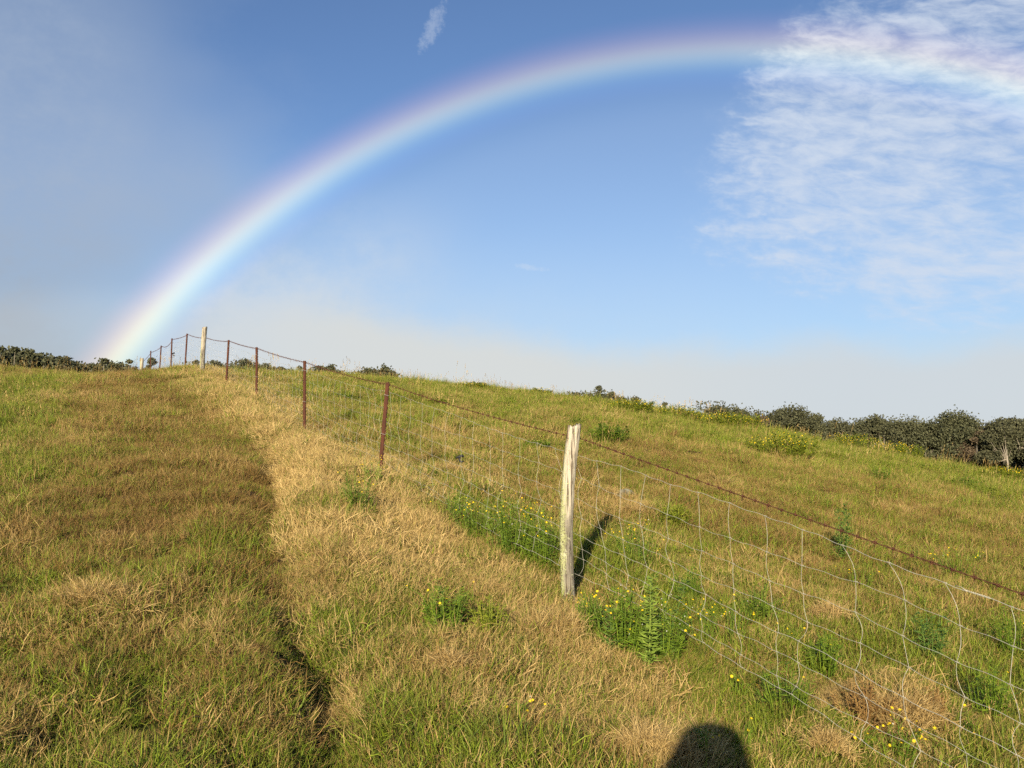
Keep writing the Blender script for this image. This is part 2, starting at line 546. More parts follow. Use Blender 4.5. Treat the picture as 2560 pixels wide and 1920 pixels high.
# ------------------------------------------------------------------ what grows where
# (pixel x, pixel y, half width px, half height px, dry, tone, lush, strength)
# dry: 0 green .. 1 dead;  tone: 0 brown .. 1 pale straw;  lush: long green growth
BL = [(80, 1010, 330, 120, .12, .4, .75, .9), (20, 1190, 230, 90, .2, .4, .4, .7), (250, 935, 300, 25, .10, .5, .6, .9),
      (170, 1040, 60, 30, .02, .2, 1.0, .7), (330, 1040, 90, 30, .3, .3, .3, .5),
      (420, 1180, 260, 120, .72, .12, .0, .9), (300, 1380, 320, 110, .66, .10, .0, .9), (600, 1330, 130, 160, .62, .18, .1, .7),
      (590, 990, 110, 60, .85, .75, .0, .9), (520, 1020, 60, 60, .80, .65, .0, .8), (760, 1160, 150, 80, .90, .85, .0, 1.0),
      (900, 1290, 180, 110, .88, .85, .0, .95), (1000, 1460, 220, 90, .82, .8, .0, .8), (760, 1230, 60, 40, .8, .7, .0, .8),
      (1390, 1560, 200, 80, .93, .9, .0, 1.0), (1250, 1640, 120, 60, .90, .85, .0, .9), (1200, 1790, 60, 50, .9, .8, .0, .8),
      (230, 1500, 160, 50, .86, .7, .0, .9), (420, 1600, 260, 90, .80, .55, .0, .8), (130, 1720, 200, 60, .6, .3, .2, .6),
      (600, 1780, 300, 100, .45, .35, .25, .8), (250, 1830, 250, 80, .5, .25, .2, .6), (1000, 1830, 200, 80, .25, .4, .45, .8),
      (860, 1900, 120, 40, .3, .3, .4, .7), (1120, 1540, 110, 80, .2, .4, .7, .8), (1080, 1510, 60, 50, .05, .3, 1.0, .8),
      (890, 1240, 60, 55, .08, .3, 1.0, .8), (1180, 1160, 120, 40, .9, .8, .0, .7), (1090, 1180, 40, 25, .95, .9, .0, .8),
      (1000, 960, 500, 30, .15, .6, .8, 1.0), (1350, 985, 260, 35, .18, .6, .8, .9), (1750, 1065, 300, 40, .15, .6, .85, .9),
      (2150, 1145, 300, 35, .12, .6, .9, .9), (2500, 1200, 160, 35, .10, .5, .8, .8),
      (1000, 1010, 280, 40, .55, .6, .3, .7), (780, 960, 160, 40, .15, .5, .6, .8), (900, 1000, 120, 25, .35, .5, .4, .6),
      (1250, 1075, 240, 50, .62, .55, .2, .8), (1450, 1160, 180, 45, .72, .30, .05, 1.0), (1900, 1210, 420, 70, .72, .22, .05, 1.1),
      (2250, 1250, 300, 70, .74, .32, .0, 1.05), (2450, 1330, 200, 90, .65, .18, .1, 1.0), (1650, 1150, 200, 40, .74, .25, .0, 1.0),
      (1500, 1040, 150, 25, .65, .4, .1, .6), (2000, 1380, 300, 70, .60, .22, .12, 1.0), (1580, 1285, 110, 40, .88, .85, .0, .9),
      (2070, 1560, 110, 50, .85, .75, .0, .8), (1850, 1500, 80, 60, .8, .7, .0, .6), (2300, 1500, 200, 70, .5, .5, .3, .6),
      (1680, 1300, 60, 35, .1, .4, .9, .7), (1950, 1420, 200, 60, .4, .4, .4, .6), (2420, 1700, 160, 100, .25, .3, .6, .8),
      (1750, 1700, 260, 90, .30, .55, .65, .8), (1950, 1760, 160, 90, .2, .5, .8, .8), (1640, 1880, 90, 60, .95, .95, .0, 1.0),
      (2065, 1890, 50, 60, .97, .85, .0, 1.0), (2260, 1830, 110, 60, .92, .75, .0, 1.0), (2150, 1760, 70, 40, .7, .05, .0, .9),
      (1850, 1890, 120, 50, .35, .6, .5, .6), (1330, 1790, 140, 60, .75, .75, .1, .7), (1450, 1700, 160, 50, .55, .65, .3, .6),
      (480, 925, 60, 20, .3, .8, .3, .8), (530, 950, 40, 30, .85, .85, .0, .7), (2200, 1690, 200, 60, .55, .5, .3, .6),
      (430, 940, 50, 18, .80, .85, .0, 1.2), (480, 968, 60, 25, .85, .85, .0, 1.3), (545, 1005, 70, 32, .88, .9, .0, 1.3),
      (610, 1050, 75, 36, .90, .9, .0, 1.3), (680, 1105, 80, 42, .92, .92, .0, 1.35), (760, 1165, 95, 48, .93, .95, .0, 1.35),
      (850, 1240, 120, 55, .93, .95, .0, 1.3), (930, 1330, 140, 60, .90, .92, .0, 1.25), (1010, 1430, 150, 60, .86, .85, .0, 1.1),
      (330, 975, 70, 22, .72, .15, .0, 1.1), (380, 1050, 110, 40, .74, .15, .0, 1.1), (440, 1150, 130, 50, .74, .12, .0, 1.1),
      (480, 1280, 150, 60, .70, .12, .05, 1.1), (250, 1290, 190, 60, .66, .12, .1, 1.0), (560, 1420, 100, 60, .6, .2, .15, 1.0),
      (60, 980, 230, 45, .05, .5, .9, 1.3), (40, 1080, 190, 60, .10, .5, .75, 1.2), (30, 1180, 130, 50, .25, .4, .5, 1.0),
      (1900, 1600, 330, 110, .30, .65, .55, 1.0), (2330, 1640, 240, 110, .32, .55, .55, 1.0), (1500, 1470, 110, 60, .2, .5, .8, 1.1),
      (1640, 1540, 150, 80, .15, .5, .9, 1.1), (1160, 1300, 120, 50, .15, .5, .85, 1.1), (1040, 1220, 90, 40, .3, .5, .6, 1.0),
      (1700, 1420, 220, 60, .38, .6, .5, 1.0), (1150, 1100, 200, 40, .45, .6, .4, .9), (700, 985, 90, 35, .12, .6, .75, 1.1),
      (820, 1040, 110, 40, .3, .6, .55, 1.0)]
_BLW = []
for (bx_, by_, hw, hh, d_, t_, l_, s_) in BL:
    cx_, cy_, cz_ = gp_base(bx_, by_, 60)
    n_ = gp_base(bx_, min(by_ + hh, 2300), 60)
    f_ = gp_base(bx_, by_ - hh, 60)
    ry = max(abs(f_[1] - cy_), abs(cy_ - n_[1])) * .5 + min(abs(f_[1] - cy_), abs(cy_ - n_[1])) * .5
    ry = min(ry, cy_ * .5)
    _BLW.append((cx_, cy_, max(hw * cy_ / F, .08), max(ry, .08), d_, t_, l_, s_))


def fields(x, y):
    x, y = np.asarray(x, float), np.asarray(y, float)
    wx = x + (fbm(x * 1.1, y * 1.1, 3, 41) - .5) * 1.2
    wy = y + (fbm(x * 1.1, y * 1.1, 3, 47) - .5) * 1.2
    dry = np.full(x.shape, .50) * .5
    tone = np.full(x.shape, .38) * .5
    lush = np.full(x.shape, .28) * .5
    ws = np.full(x.shape, .5)
    for (cx_, cy_, rx, ry, d_, t_, l_, s_) in _BLW:
        w = s_ * s_ * 4.0 * np.exp(-(((wx - cx_) / rx) ** 2 + ((wy - cy_) / ry) ** 2))
        dry += w * d_
        tone += w * t_
        lush += w * l_
        ws += w
    dry, tone, lush = dry / ws, tone / ws, lush / ws
    fr = sstep(np.hypot(x, y), 45, 70)
    dry, tone = dry * (1 - fr) + .12 * fr, tone * (1 - fr) + .6 * fr
    sd = bank_sd(wx * .6 + x * .4, wy * .6 + y * .4)
    worn_shade = np.exp(-((sd + .22) / .30) ** 2) * sstep(y, 5.0, 8.0) * (1 - sstep(y, 22, 30))  # trodden strip; shade of the sunken track edge also put into its brown tone
    yy = sstep(y, 6.0, 8.5) * (1 - sstep(y, 27, 33))
    path = .80 * sstep(sd, -2.8, -1.7) * (1 - sstep(sd, -.25, .25)) * yy
    dry, tone, lush = dry * (1 - path) + .76 * path, tone * (1 - path) + .16 * path, lush * (1 - path)
    band = .95 * np.clip(fbm(x * 1.3, y * 1.3, 3, 88) * 1.5 - .22, 0, 1) * sstep(sd, -.25, .60) * (1 - sstep(sd, 1.3, 2.1)) * yy
    dry, tone, lush = dry * (1 - band) + .93 * band, tone * (1 - band) + .98 * band, lush * (1 - band)
    worn_shade = worn_shade * .6
    tone, dry, lush = tone * (1 - .8 * worn_shade), dry * (1 - worn_shade) + .68 * worn_shade, lush * (1 - worn_shade)
    n1 = fbm(x * 1.7, y * 1.7, 4, 51, .6) - .5
    n2 = fbm(x * 4.5, y * 4.5, 3, 57) - .5
    n3 = fbm(x * .8, y * .8, 3, 61) - .5
    dry = np.clip(dry + n1 * .60 + n2 * .50, 0, 1)
    lush = np.clip(lush - n1 * .7 - n2 * .4, 0, 1)
    tone = np.clip(tone * 1.02 + n3 * .4 + n2 * .6, 0, 1)
    return dry, tone, lush


# terrain sheet: fine where the photograph looks, coarse behind, out to the horizon
azs = np.concatenate([np.linspace(-180, -48, 40, endpoint=False), np.linspace(-48, 48, 470, endpoint=False), np.linspace(48, 180, 40, endpoint=False)])
rs = np.concatenate([np.linspace(.25, 2.0, 10, endpoint=False), np.geomspace(2.0, 46, 300, endpoint=False), np.geomspace(46, 9000, 60)])
AZ, RS = np.meshgrid(np.radians(azs), rs)
TX, TY = RS * np.sin(AZ), RS * np.cos(AZ)
TZ = height(TX, TY)
na, nr = len(azs), len(rs)
tv = np.stack([TX.ravel(), TY.ravel(), TZ.ravel()], 1)
idx = np.arange(na * nr).reshape(nr, na)
i0, i1 = idx[:-1, :], idx[1:, :]
tf = np.stack([i0.ravel(), np.roll(i0, -1, 1).ravel(), np.roll(i1, -1, 1).ravel(), i1.ravel()], 1)
centre = len(tv)
tv = np.vstack([tv, [[0, 0, hz(0, 0)]]])
me = bpy.data.meshes.new('hillside')
me.vertices.add(len(tv))
me.vertices.foreach_set('co', tv.astype(np.float32).ravel())
fan = np.array([[centre, idx[0, (k + 1) % na], idx[0, k]] for k in range(na)])
nl = tf.size + fan.size
me.loops.add(nl)
me.loops.foreach_set('vertex_index', np.concatenate([tf[:, ::-1].ravel(), fan[:, ::-1].ravel()]).astype(np.int32))
me.polygons.add(len(tf) + len(fan))
me.polygons.foreach_set('loop_start', np.concatenate([np.arange(len(tf)) * 4, len(tf) * 4 + np.arange(len(fan)) * 3]).astype(np.int32))
me.update(calc_edges=True)
me.validate()
me.polygons.foreach_set('use_smooth', np.ones(len(me.polygons), dtype=bool))
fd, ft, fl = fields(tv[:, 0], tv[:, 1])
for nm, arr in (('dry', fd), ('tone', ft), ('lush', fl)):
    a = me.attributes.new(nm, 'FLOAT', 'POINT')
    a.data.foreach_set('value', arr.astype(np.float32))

GREEN_A, GREEN_B = (.045, .080, .006), (.225, .290, .020)
STRAW_A, STRAW_B = (.66, .49, .21), (.37, .25, .082)
BROWN_A, BROWN_B = (.25, .150, .042), (.070, .042, .013)

m_soil, T, bs = new_mat('turf_soil')
def _attr(T, nm, kind='GEOMETRY'):
    a = T.n('ShaderNodeAttribute', attribute_name=nm, attribute_type=kind)
    return a.outputs['Fac']
co = T.n('ShaderNodeNewGeometry').outputs['Position']
nz = T.noise(co, 22.0, 6.0, .65)
nz2 = T.noise(co, 130.0, 3.0, .6)
grn = T.mix(nz, (.022, .032, .007), (.075, .080, .016))
drc = T.mix(_attr(T, 'tone'), (.034, .023, .010), (.12, .080, .030))
drc = T.mix(T.mul(nz2, .6), drc, (.06, .036, .016))
c = T.mix(T.ss(T.add(_attr(T, 'dry'), T.mul(T.sub(nz, .5), .6)), .30, .62), grn, drc)
T.put(bs.inputs['Base Color'], c)
bs.inputs['Roughness'].default_value = .95
bs.inputs['Specular IOR Level'].default_value = .1
bp = T.n('ShaderNodeBump')
bp.inputs['Strength'].default_value = .9
bp.inputs['Distance'].default_value = .03
T.put(bp.inputs['Height'], T.add(nz, T.mul(nz2, .4)))
T.put(bs.inputs['Normal'], bp.outputs[0])
me.materials.append(m_soil)
ground = bpy.data.objects.new('hillside', me)
COL.objects.link(ground)
tag(ground, kind='structure')

# ------------------------------------------------------------------ grass
def grass_mat(name, green_a, green_b, straw_a, straw_b, brown_a, brown_b):
    """each blade is green or dead; how many are dead comes with the tuft"""
    m, T, bs = new_mat(name)
    r1, r2 = _attr(T, 'rnd'), _attr(T, 'rnb')
    dry, tone = _attr(T, 'dry', 'INSTANCER'), _attr(T, 'tone', 'INSTANCER')
    g = T.mix(r2, green_a, green_b)
    s = T.mix(r2, straw_a, straw_b)
    b = T.mix(r2, brown_a, brown_b)
    d = T.mix(T.ss(T.add(tone, T.mul(T.sub(r2, .5), .7)), .2, .8), b, s)
    wn = T.noise(T.n('ShaderNodeNewGeometry').outputs['Position'], 9.0, 2.0, .6)
    dry = T.add(dry, T.mul(T.sub(wn, .5), .9))
    sel = T.ss(T.sub(dry, r1), -.06, .06)
    c = T.mix(sel, g, d)
    tip = _attr(T, 'tip')
    c = T.mix(T.mul(T.ss(tip, .55, 1.0), .35), c, straw_b)
    T.put(bs.inputs['Base Color'], c)
    bs.inputs['Roughness'].default_value = .62
    bs.inputs['Specular IOR Level'].default_value = .25
    tr = T.n('ShaderNodeBsdfTranslucent')
    T.put(tr.inputs['Color'], c)
    mx = T.n('ShaderNodeMixShader')
    mx.inputs[0].default_value = .10
    m.node_tree.links.new(bs.outputs[0], mx.inputs[1])
    m.node_tree.links.new(tr.outputs[0], mx.inputs[2])
    out = [n for n in m.node_tree.nodes if n.type == 'OUTPUT_MATERIAL'][0]
    m.node_tree.links.new(mx.outputs[0], out.inputs['Surface'])
    return m


M_GRASS = grass_mat('grass_blades', GREEN_A, GREEN_B, STRAW_A, STRAW_B, BROWN_A, BROWN_B)


def blade(V, Fc, A, root, az_, lean, bend, length, width, segs, r1, r2, kink=0.0):
    """a strip of quads that leans and bends; A collects per-vertex attributes"""
    n0 = len(V)
    p = np.array(root, float)
    d = np.array([math.cos(az_), math.sin(az_)])
    side = np.array([-math.sin(az_), math.cos(az_), 0.0])
    tw = rnd.uniform(-.8, .8)
    th = lean
    for i in range(segs + 1):
        t = i / segs
        w = width * (1 - t) ** .6 if t < 1 else 0
        hor = math.sin(th)
        dirv = np.array([d[0] * hor, d[1] * hor, math.cos(th)])
        nrm = np.cross(dirv, side)
        sd = side * math.cos(tw) + nrm * math.sin(tw)
        if i == segs:
            V.append(tuple(p)); A.append((r1, r2, t))
        else:
            V.append(tuple(p - sd * w * .5)); A.append((r1, r2, t))
            V.append(tuple(p + sd * w * .5)); A.append((r1, r2, t))
        p = p + dirv * (length / segs)
        th += bend / segs
        if kink:
            tw += rnd.uniform(-kink, kink)
            a2 = rnd.uniform(-kink, kink)
            d = np.array([d[0] * math.cos(a2) - d[1] * math.sin(a2), d[0] * math.sin(a2) + d[1] * math.cos(a2)])
            side = np.array([-d[1], d[0], 0.0])
    for i in range(segs - 1):
        a = n0 + i * 2
        Fc.append((a, a + 1, a + 3, a + 2))
    a = n0 + (segs - 1) * 2
    Fc.append((a, a + 1, a + 2))


def tuft(kind):
    V, Fc, A = [], [], []
    u = rnd.uniform

    def disc(r):
        a, q = u(0, 6.283), r * math.sqrt(u(0, 1))
        return q * math.cos(a), q * math.sin(a)
    if kind == 'mat':
        for _ in range(380):
            x, y = disc(.20)
            blade(V, Fc, A, (x, y, -.012), u(0, 6.283), u(.15, 1.3), u(-.9, 1.6), u(.04, .115), u(.0022, .0046), 3, u(0, 1), u(0, 1), .75)
    elif kind == 'tuft':
        a0 = u(0, 6.283)
        for _ in range(64):
            x, y = disc(.055)
            blade(V, Fc, A, (x, y, -.010), (a0 + rnd.gauss(0, 1.1)), u(.1, 1.1), u(-.4, 1.6), u(.04, .125), u(.0020, .0046), 3, u(0, 1), u(0, 1), .6)
    elif kind == 'straw':
        for _ in range(190):
            x, y = disc(.14)
            blade(V, Fc, A, (x, y, -.008), u(0, 6.283), u(.3, 1.35), u(-.3, 1.8), u(.05, .155), u(.0020, .0042), 4, u(0, 1), u(0, 1), .8)
    elif kind == 'upright':
        for _ in range(100):
            x, y = disc(.11)
            blade(V, Fc, A, (x, y, -.012), u(0, 6.283), u(.05, .75), u(.0, 1.3), u(.06, .20), u(.0024, .0050), 4, u(0, 1), u(0, 1), .2)
    elif kind == 'clump':
        for _ in range(170):
            x, y = disc(.075)
            q = math.hypot(x, y) / .075
            blade(V, Fc, A, (x, y, -.012), math.atan2(y, x) + rnd.gauss(0, .7), u(.1, .5) + .5 * q, u(.5, 1.9), u(.09, .24), u(.0022, .0046), 4, u(0, 1), u(0, 1), .35)
    elif kind == 'stalk':
        for _ in range(4):
            x, y = rnd.gauss(0, .06), rnd.gauss(0, .06)
            a_, l_, ln = u(0, 6.283), u(.0, .28), u(.22, .46)
            b_ = u(0, .35)
            blade(V, Fc, A, (x, y, 0), a_, l_, b_, ln, .0030, 4, u(0, 1), u(.3, 1), 0)
            th = l_ + b_ * .5
            top = np.array([x + math.cos(a_) * math.sin(th) * ln * .8, y + math.sin(a_) * math.sin(th) * ln * .8, math.cos(th) * ln * .8])
            for k in range(5):
                blade(V, Fc, A, top + np.array([0, 0, .016 * k]), u(0, 6.283), u(.2, .7), .2, .028, .007, 2, 0, u(0, 1), 0)
    me = bpy.data.meshes.new('tuft_' + kind)
    me.from_pydata(V, [], Fc)
    A = np.array(A, dtype=np.float32)
    for k, nm in enumerate(('rnd', 'rnb', 'tip')):
        at_ = me.attributes.new(nm, 'FLOAT', 'POINT')
        at_.data.foreach_set('value', A[:, k].copy())
    me.materials.append(M_GRASS)
    return bpy.data.objects.new('tuft_' + kind, me)


def tuft_set(kind, n):
    c = bpy.data.collections.new('tufts_' + kind)
    for _ in range(n):
        c.objects.link(tuft(kind))
    return c


def scatter(name, coll, n_var, xyz, scl, dry, tone, lean_n, label):
    n = len(xyz)
    me = bpy.data.meshes.new(name)
    me.vertices.add(n)
    me.vertices.foreach_set('co', xyz.astype(np.float32).ravel())
    e = .14
    gx = (height(xyz[:, 0] + e, xyz[:, 1]) - height(xyz[:, 0] - e, xyz[:, 1])) / (2 * e) * .8 + rng.normal(0, lean_n, n)
    gy = (height(xyz[:, 0], xyz[:, 1] + e) - height(xyz[:, 0], xyz[:, 1] - e)) / (2 * e) * .8 + rng.normal(0, lean_n, n)
    Z = np.stack([-gx, -gy, np.ones(n)], 1)
    Z /= np.linalg.norm(Z, axis=1)[:, None]
    sp = rng.uniform(0, 6.283, n)
    X = np.stack([np.cos(sp), np.sin(sp), np.zeros(n)], 1)
    X -= Z * (X * Z).sum(1)[:, None]
    X /= np.linalg.norm(X, axis=1)[:, None]
    Yv = np.cross(Z, X)
    rot = np.stack([np.arctan2(Yv[:, 2], Z[:, 2]), -np.arcsin(np.clip(X[:, 2], -1, 1)), np.arctan2(X[:, 1], X[:, 0])], 1).astype(np.float32)
    a = me.attributes.new('rot', 'FLOAT_VECTOR', 'POINT')
    a.data.foreach_set('vector', rot.ravel())
    for nm, arr in (('scl', scl), ('dry', dry), ('tone', tone)):
        a = me.attributes.new(nm, 'FLOAT', 'POINT')
        a.data.foreach_set('value', np.asarray(arr, dtype=np.float32))
    a = me.attributes.new('var', 'INT', 'POINT')
    a.data.foreach_set('value', rng.integers(0, n_var, n).astype(np.int32))
    o = bpy.data.objects.new(name, me)
    COL.objects.link(o)
    g = bpy.data.node_groups.new('scatter_' + name, 'GeometryNodeTree')
    g.interface.new_socket('Geometry', in_out='INPUT', socket_type='NodeSocketGeometry')
    g.interface.new_socket('Geometry', in_out='OUTPUT', socket_type='NodeSocketGeometry')
    gi, go = g.nodes.new('NodeGroupInput'), g.nodes.new('NodeGroupOutput')
    ci = g.nodes.new('GeometryNodeCollectionInfo')
    ci.inputs['Collection'].default_value = coll
    ci.inputs['Separate Children'].default_value = True
    ci.inputs['Reset Children'].default_value = True
    ip = g.nodes.new('GeometryNodeInstanceOnPoints')
    ip.inputs['Pick Instance'].default_value = True

    def named(nm, dt):
        nd = g.nodes.new('GeometryNodeInputNamedAttribute')
        nd.data_type = dt
        nd.inputs['Name'].default_value = nm
        return [s for s in nd.outputs if s.enabled and s.name == 'Attribute'][0]
    er = g.nodes.new('FunctionNodeEulerToRotation')
    L = g.links.new
    L(gi.outputs[0], ip.inputs['Points'])
    L(ci.outputs[0], ip.inputs['Instance'])
    L(named('var', 'INT'), ip.inputs['Instance Index'])
    L(named('rot', 'FLOAT_VECTOR'), er.inputs[0])
    L(er.outputs[0], ip.inputs['Rotation'])
    L(named('scl', 'FLOAT'), ip.inputs['Scale'])
    L(ip.outputs[0], go.inputs[0])
    md = o.modifiers.new('scatter', 'NODES')
    md.node_group = g
    return tag(o, label, 'grass', kind='stuff')


def wedge(density):
    """random spots on the part of the hill in view (and a step either side); density(r) per square metre"""
    out = []
    edges = [2.3, 3.5, 5, 6.5, 8.5, 11, 14, 18, 23, 29, 36, 46]
    for a, b in zip(edges[:-1], edges[1:]):
        wmax = .70 * b + 1.6
        g = 1.0 / math.sqrt(density((a + b) / 2))
        ny, nx = max(1, round((b - a) / g)), max(1, round(2 * wmax / g))
        gx_, gy_ = np.meshgrid(np.arange(nx), np.arange(ny))
        x = -wmax + (gx_.ravel() + rng.uniform(0, 1, nx * ny)) * 2 * wmax / nx
        y = a + (gy_.ravel() + rng.uniform(0, 1, nx * ny)) * (b - a) / ny
        k = np.abs(x) < .66 * y + 1.5
        out.append(np.stack([x[k], y[k]], 1))
    return np.vstack(out)


def pit_mask(x, y):
    d, dep = trench(x, y)
    m = np.where((d < .07) & (dep > .08), .25, 1.0)
    for (mx, my, mr, mh) in PITS:
        m = np.where(np.hypot(x - mx, y - my) < mr * .5, .5, m)
    return m


def grow(kind, name, label, density, keep, size, nvar=7, lean=.12, drysh=0.0):
    xy = wedge(density)
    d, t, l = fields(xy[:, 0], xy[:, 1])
    k = rng.uniform(0, 1, len(xy)) < keep(d, t, l) * pit_mask(xy[:, 0], xy[:, 1])
    xy, d, t, l = xy[k], d[k], t[k], l[k]
    r = np.hypot(xy[:, 0], xy[:, 1])
    z = height(xy[:, 0], xy[:, 1])
    if kind in ('mat', 'straw'):
        z = np.maximum(z, sum(height(xy[:, 0] + a, xy[:, 1] + b) for a, b in ((.11, 0), (-.11, 0), (0, .11), (0, -.11))) / 4)
    s = size(r, d, l) * rng.uniform(.7, 1.3, len(xy))
    xyz = np.stack([xy[:, 0], xy[:, 1], z + (.014 if kind in ('mat', 'straw') else .004)], 1)
    jit = rng.normal(0, .34 if kind in ('tuft', 'straw', 'clump') else .16, len(xy))
    tj = rng.normal(0, .30 if kind == 'tuft' else .14, len(xy))
    clump = fbm(xy[:, 0] * 3.6, xy[:, 1] * 3.6, 2, 77)
    s = s * (.40 + 1.2 * clump) * np.exp(rng.normal(0, .18, len(xy)))
    gap = rng.uniform(0, 1, len(xy)) < np.clip((.8 if kind == 'mat' else .35) + 1.2 * clump, 0, 1)
    xy, d, t, l, z, s, jit, tj, xyz = xy[gap], d[gap], t[gap], l[gap], z[gap], s[gap], jit[gap], tj[gap], xyz[gap]
    print('grass', name, len(xy))
    return scatter(name, tuft_set(kind, nvar), nvar, xyz, s, np.clip(d + jit + drysh, 0, 1), np.clip(t + tj, 0, 1), lean, label)


grow('mat', 'short_grass', 'short matted turf of mixed green and dead brown blades over the hillside',
     lambda r: np.interp(r, [3, 6, 10, 18, 30, 45], [33, 31, 23, 13, 8, 4]), lambda d, t, l: np.full(d.shape, 1.0),
     lambda r, d, l: np.interp(r, [4, 9, 18, 35], [.95, 1.1, 1.35, 1.7]) * (.9 + .2 * l), lean=.06)
grow('tuft', 'grass_tufts', 'small uneven tufts of half dead grass standing a little above the turf',
     lambda r: np.interp(r, [3, 6, 10, 18, 30, 45], [85, 70, 36, 12, 5, 2]), lambda d, t, l: np.full(d.shape, .8),
     lambda r, d, l: np.interp(r, [4, 9, 18, 35], [.9, 1.0, 1.3, 1.6]), lean=.2)
grow('straw', 'dead_grass', 'tangled pale straw lying in mats along the fence bank',
     lambda r: np.interp(r, [3, 6, 10, 18, 30, 45], [66, 58, 42, 24, 13, 6]), lambda d, t, l: np.clip((d - .45) * 2.2, 0, 1) * np.clip(.1 + 1.2 * t, 0, 1),
     lambda r, d, l: np.interp(r, [4, 9, 18, 35], [.85, .95, 1.15, 1.4]), drysh=.22)
grow('clump', 'straw_tussocks', 'coarse drooping tussocks of straw and rank grass on the bank and slope',
     lambda r: np.interp(r, [3, 6, 10, 18, 30, 45], [9, 8, 6.5, 4.5, 3, 1.5]), lambda d, t, l: np.clip(.02 + .85 * np.maximum(t * d, l) ** 1.3, 0, 1),
     lambda r, d, l: np.interp(r, [4, 9, 18, 35], [.75, .85, 1.0, 1.1]), lean=.15, drysh=.05)
grow('upright', 'green_grass', 'longer fresh green grass standing in patches on the slope and along its crest',
     lambda r: np.interp(r, [3, 6, 10, 18, 30, 45], [48, 42, 30, 18, 12, 6]), lambda d, t, l: np.clip((l - .40) * 1.8, 0, 1),
     lambda r, d, l: np.interp(r, [4, 9, 18, 35], [.8, .85, 1.0, 1.15]) * (.65 + .6 * l), drysh=-.12)
grow('stalk', 'seed_stalks', 'thin dry seed stalks sticking up out of the turf',
     lambda r: np.interp(r, [3, 10, 20, 45], [1.5, 2.5, 3, 2]), lambda d, t, l: np.clip(.2 + .8 * l, 0, 1),
     lambda r, d, l: np.interp(r, [4, 9, 18, 35], [.6, .7, .9, 1.05]), nvar=5, drysh=.4)

# ------------------------------------------------------------------ the fence
def wood_mat():
    m, T, bs = new_mat('weathered_post_wood')
    co = T.n('ShaderNodeTexCoord').outputs['Object']
    mp = T.n('ShaderNodeMapping')
    T.put(mp.inputs[0], co)
    mp.inputs['Scale'].default_value = (1, 1, .07)
    grain = T.noise(mp.outputs[0], 75.0, 5.0, .65)
    blot = T.noise(co, 7.0, 4.0, .6)
    fine = T.noise(co, 90.0, 4.0, .7)
    sp = T.n('ShaderNodeSeparateXYZ')
    T.put(sp.inputs[0], co)
    c = T.mix(T.ss(grain, .30, .62), (.060, .050, .038), (.27, .24, .185))
    bare = T.mix(T.ss(grain, .25, .55), (.19, .15, .10), (.47, .42, .32))     # split, sun-bleached upper face
    up = T.ss(T.add(sp.outputs[2], T.mul(T.sub(blot, .5), .5)), .62, .80)
    c = T.mix(up, c, bare)
    mp2 = T.n('ShaderNodeMapping')
    T.put(mp2.inputs[0], co)
    mp2.inputs['Scale'].default_value = (1, 1, .025)
    crack = T.ss(T.noise(mp2.outputs[0], 55.0, 3.0, .6), .48, .40)
    c = T.mix(T.mul(crack, .85), c, (.055, .036, .022))
    red = T.mul(T.ss(sp.outputs[2], 1.20, 1.27), T.ss(T.add(sp.outputs[0], T.mul(T.sub(grain, .5), .05)), .012, -.004))
    c = T.mix(T.mul(red, .75), c, (.16, .055, .022))
    side = T.ss(T.add(T.mul(sp.outputs[0], -1.0), T.mul(T.sub(blot, .5), .09)), .008, .045)
    lich = T.mul(side, T.ss(fine, .36, .58))
    c = T.mix(lich, c, (.36, .38, .17))
    spot = T.mul(T.ss(T.noise(co, 26.0, 3.0, .6), .58, .66), T.ss(sp.outputs[2], .75, .3))
    c = T.mix(T.mul(spot, .8), c, (.46, .46, .29))
    T.put(bs.inputs['Base Color'], c)
    bs.inputs['Roughness'].default_value = .9
    bs.inputs['Specular IOR Level'].default_value = .15
    b = T.n('ShaderNodeBump')
    b.inputs['Strength'].default_value = .8
    b.inputs['Distance'].default_value = .006
    T.put(b.inputs['Height'], T.add(grain, T.mul(fine, .5)))
    T.put(bs.inputs['Normal'], b.outputs[0])
    return m


M_WOOD = wood_mat()
M_RUST = simple_mat('rusted_steel', (.105, .036, .020), .85, .5, 26.0, .2, 0.0, .6, (1, 1, .35), (.045, .020, .013))
M_BARB = simple_mat('rusted_wire', (.11, .038, .018), .7, .4, 40.0, .4, 0.0)
M_GALV = simple_mat('galvanised_wire', (.50, .48, .39), .5, .3, 30.0, .4, .2)
M_TIE = simple_mat('tie_wire', (.60, .57, .50), .5, .2, 30.0, .5, .3)
M_BLACK = simple_mat('black_plastic', (.010, .010, .012), .55, .2, 30.0, .4)
M_LICHEN = simple_mat('post_lichen', (.38, .40, .19), .95, .35, 60.0, .05)

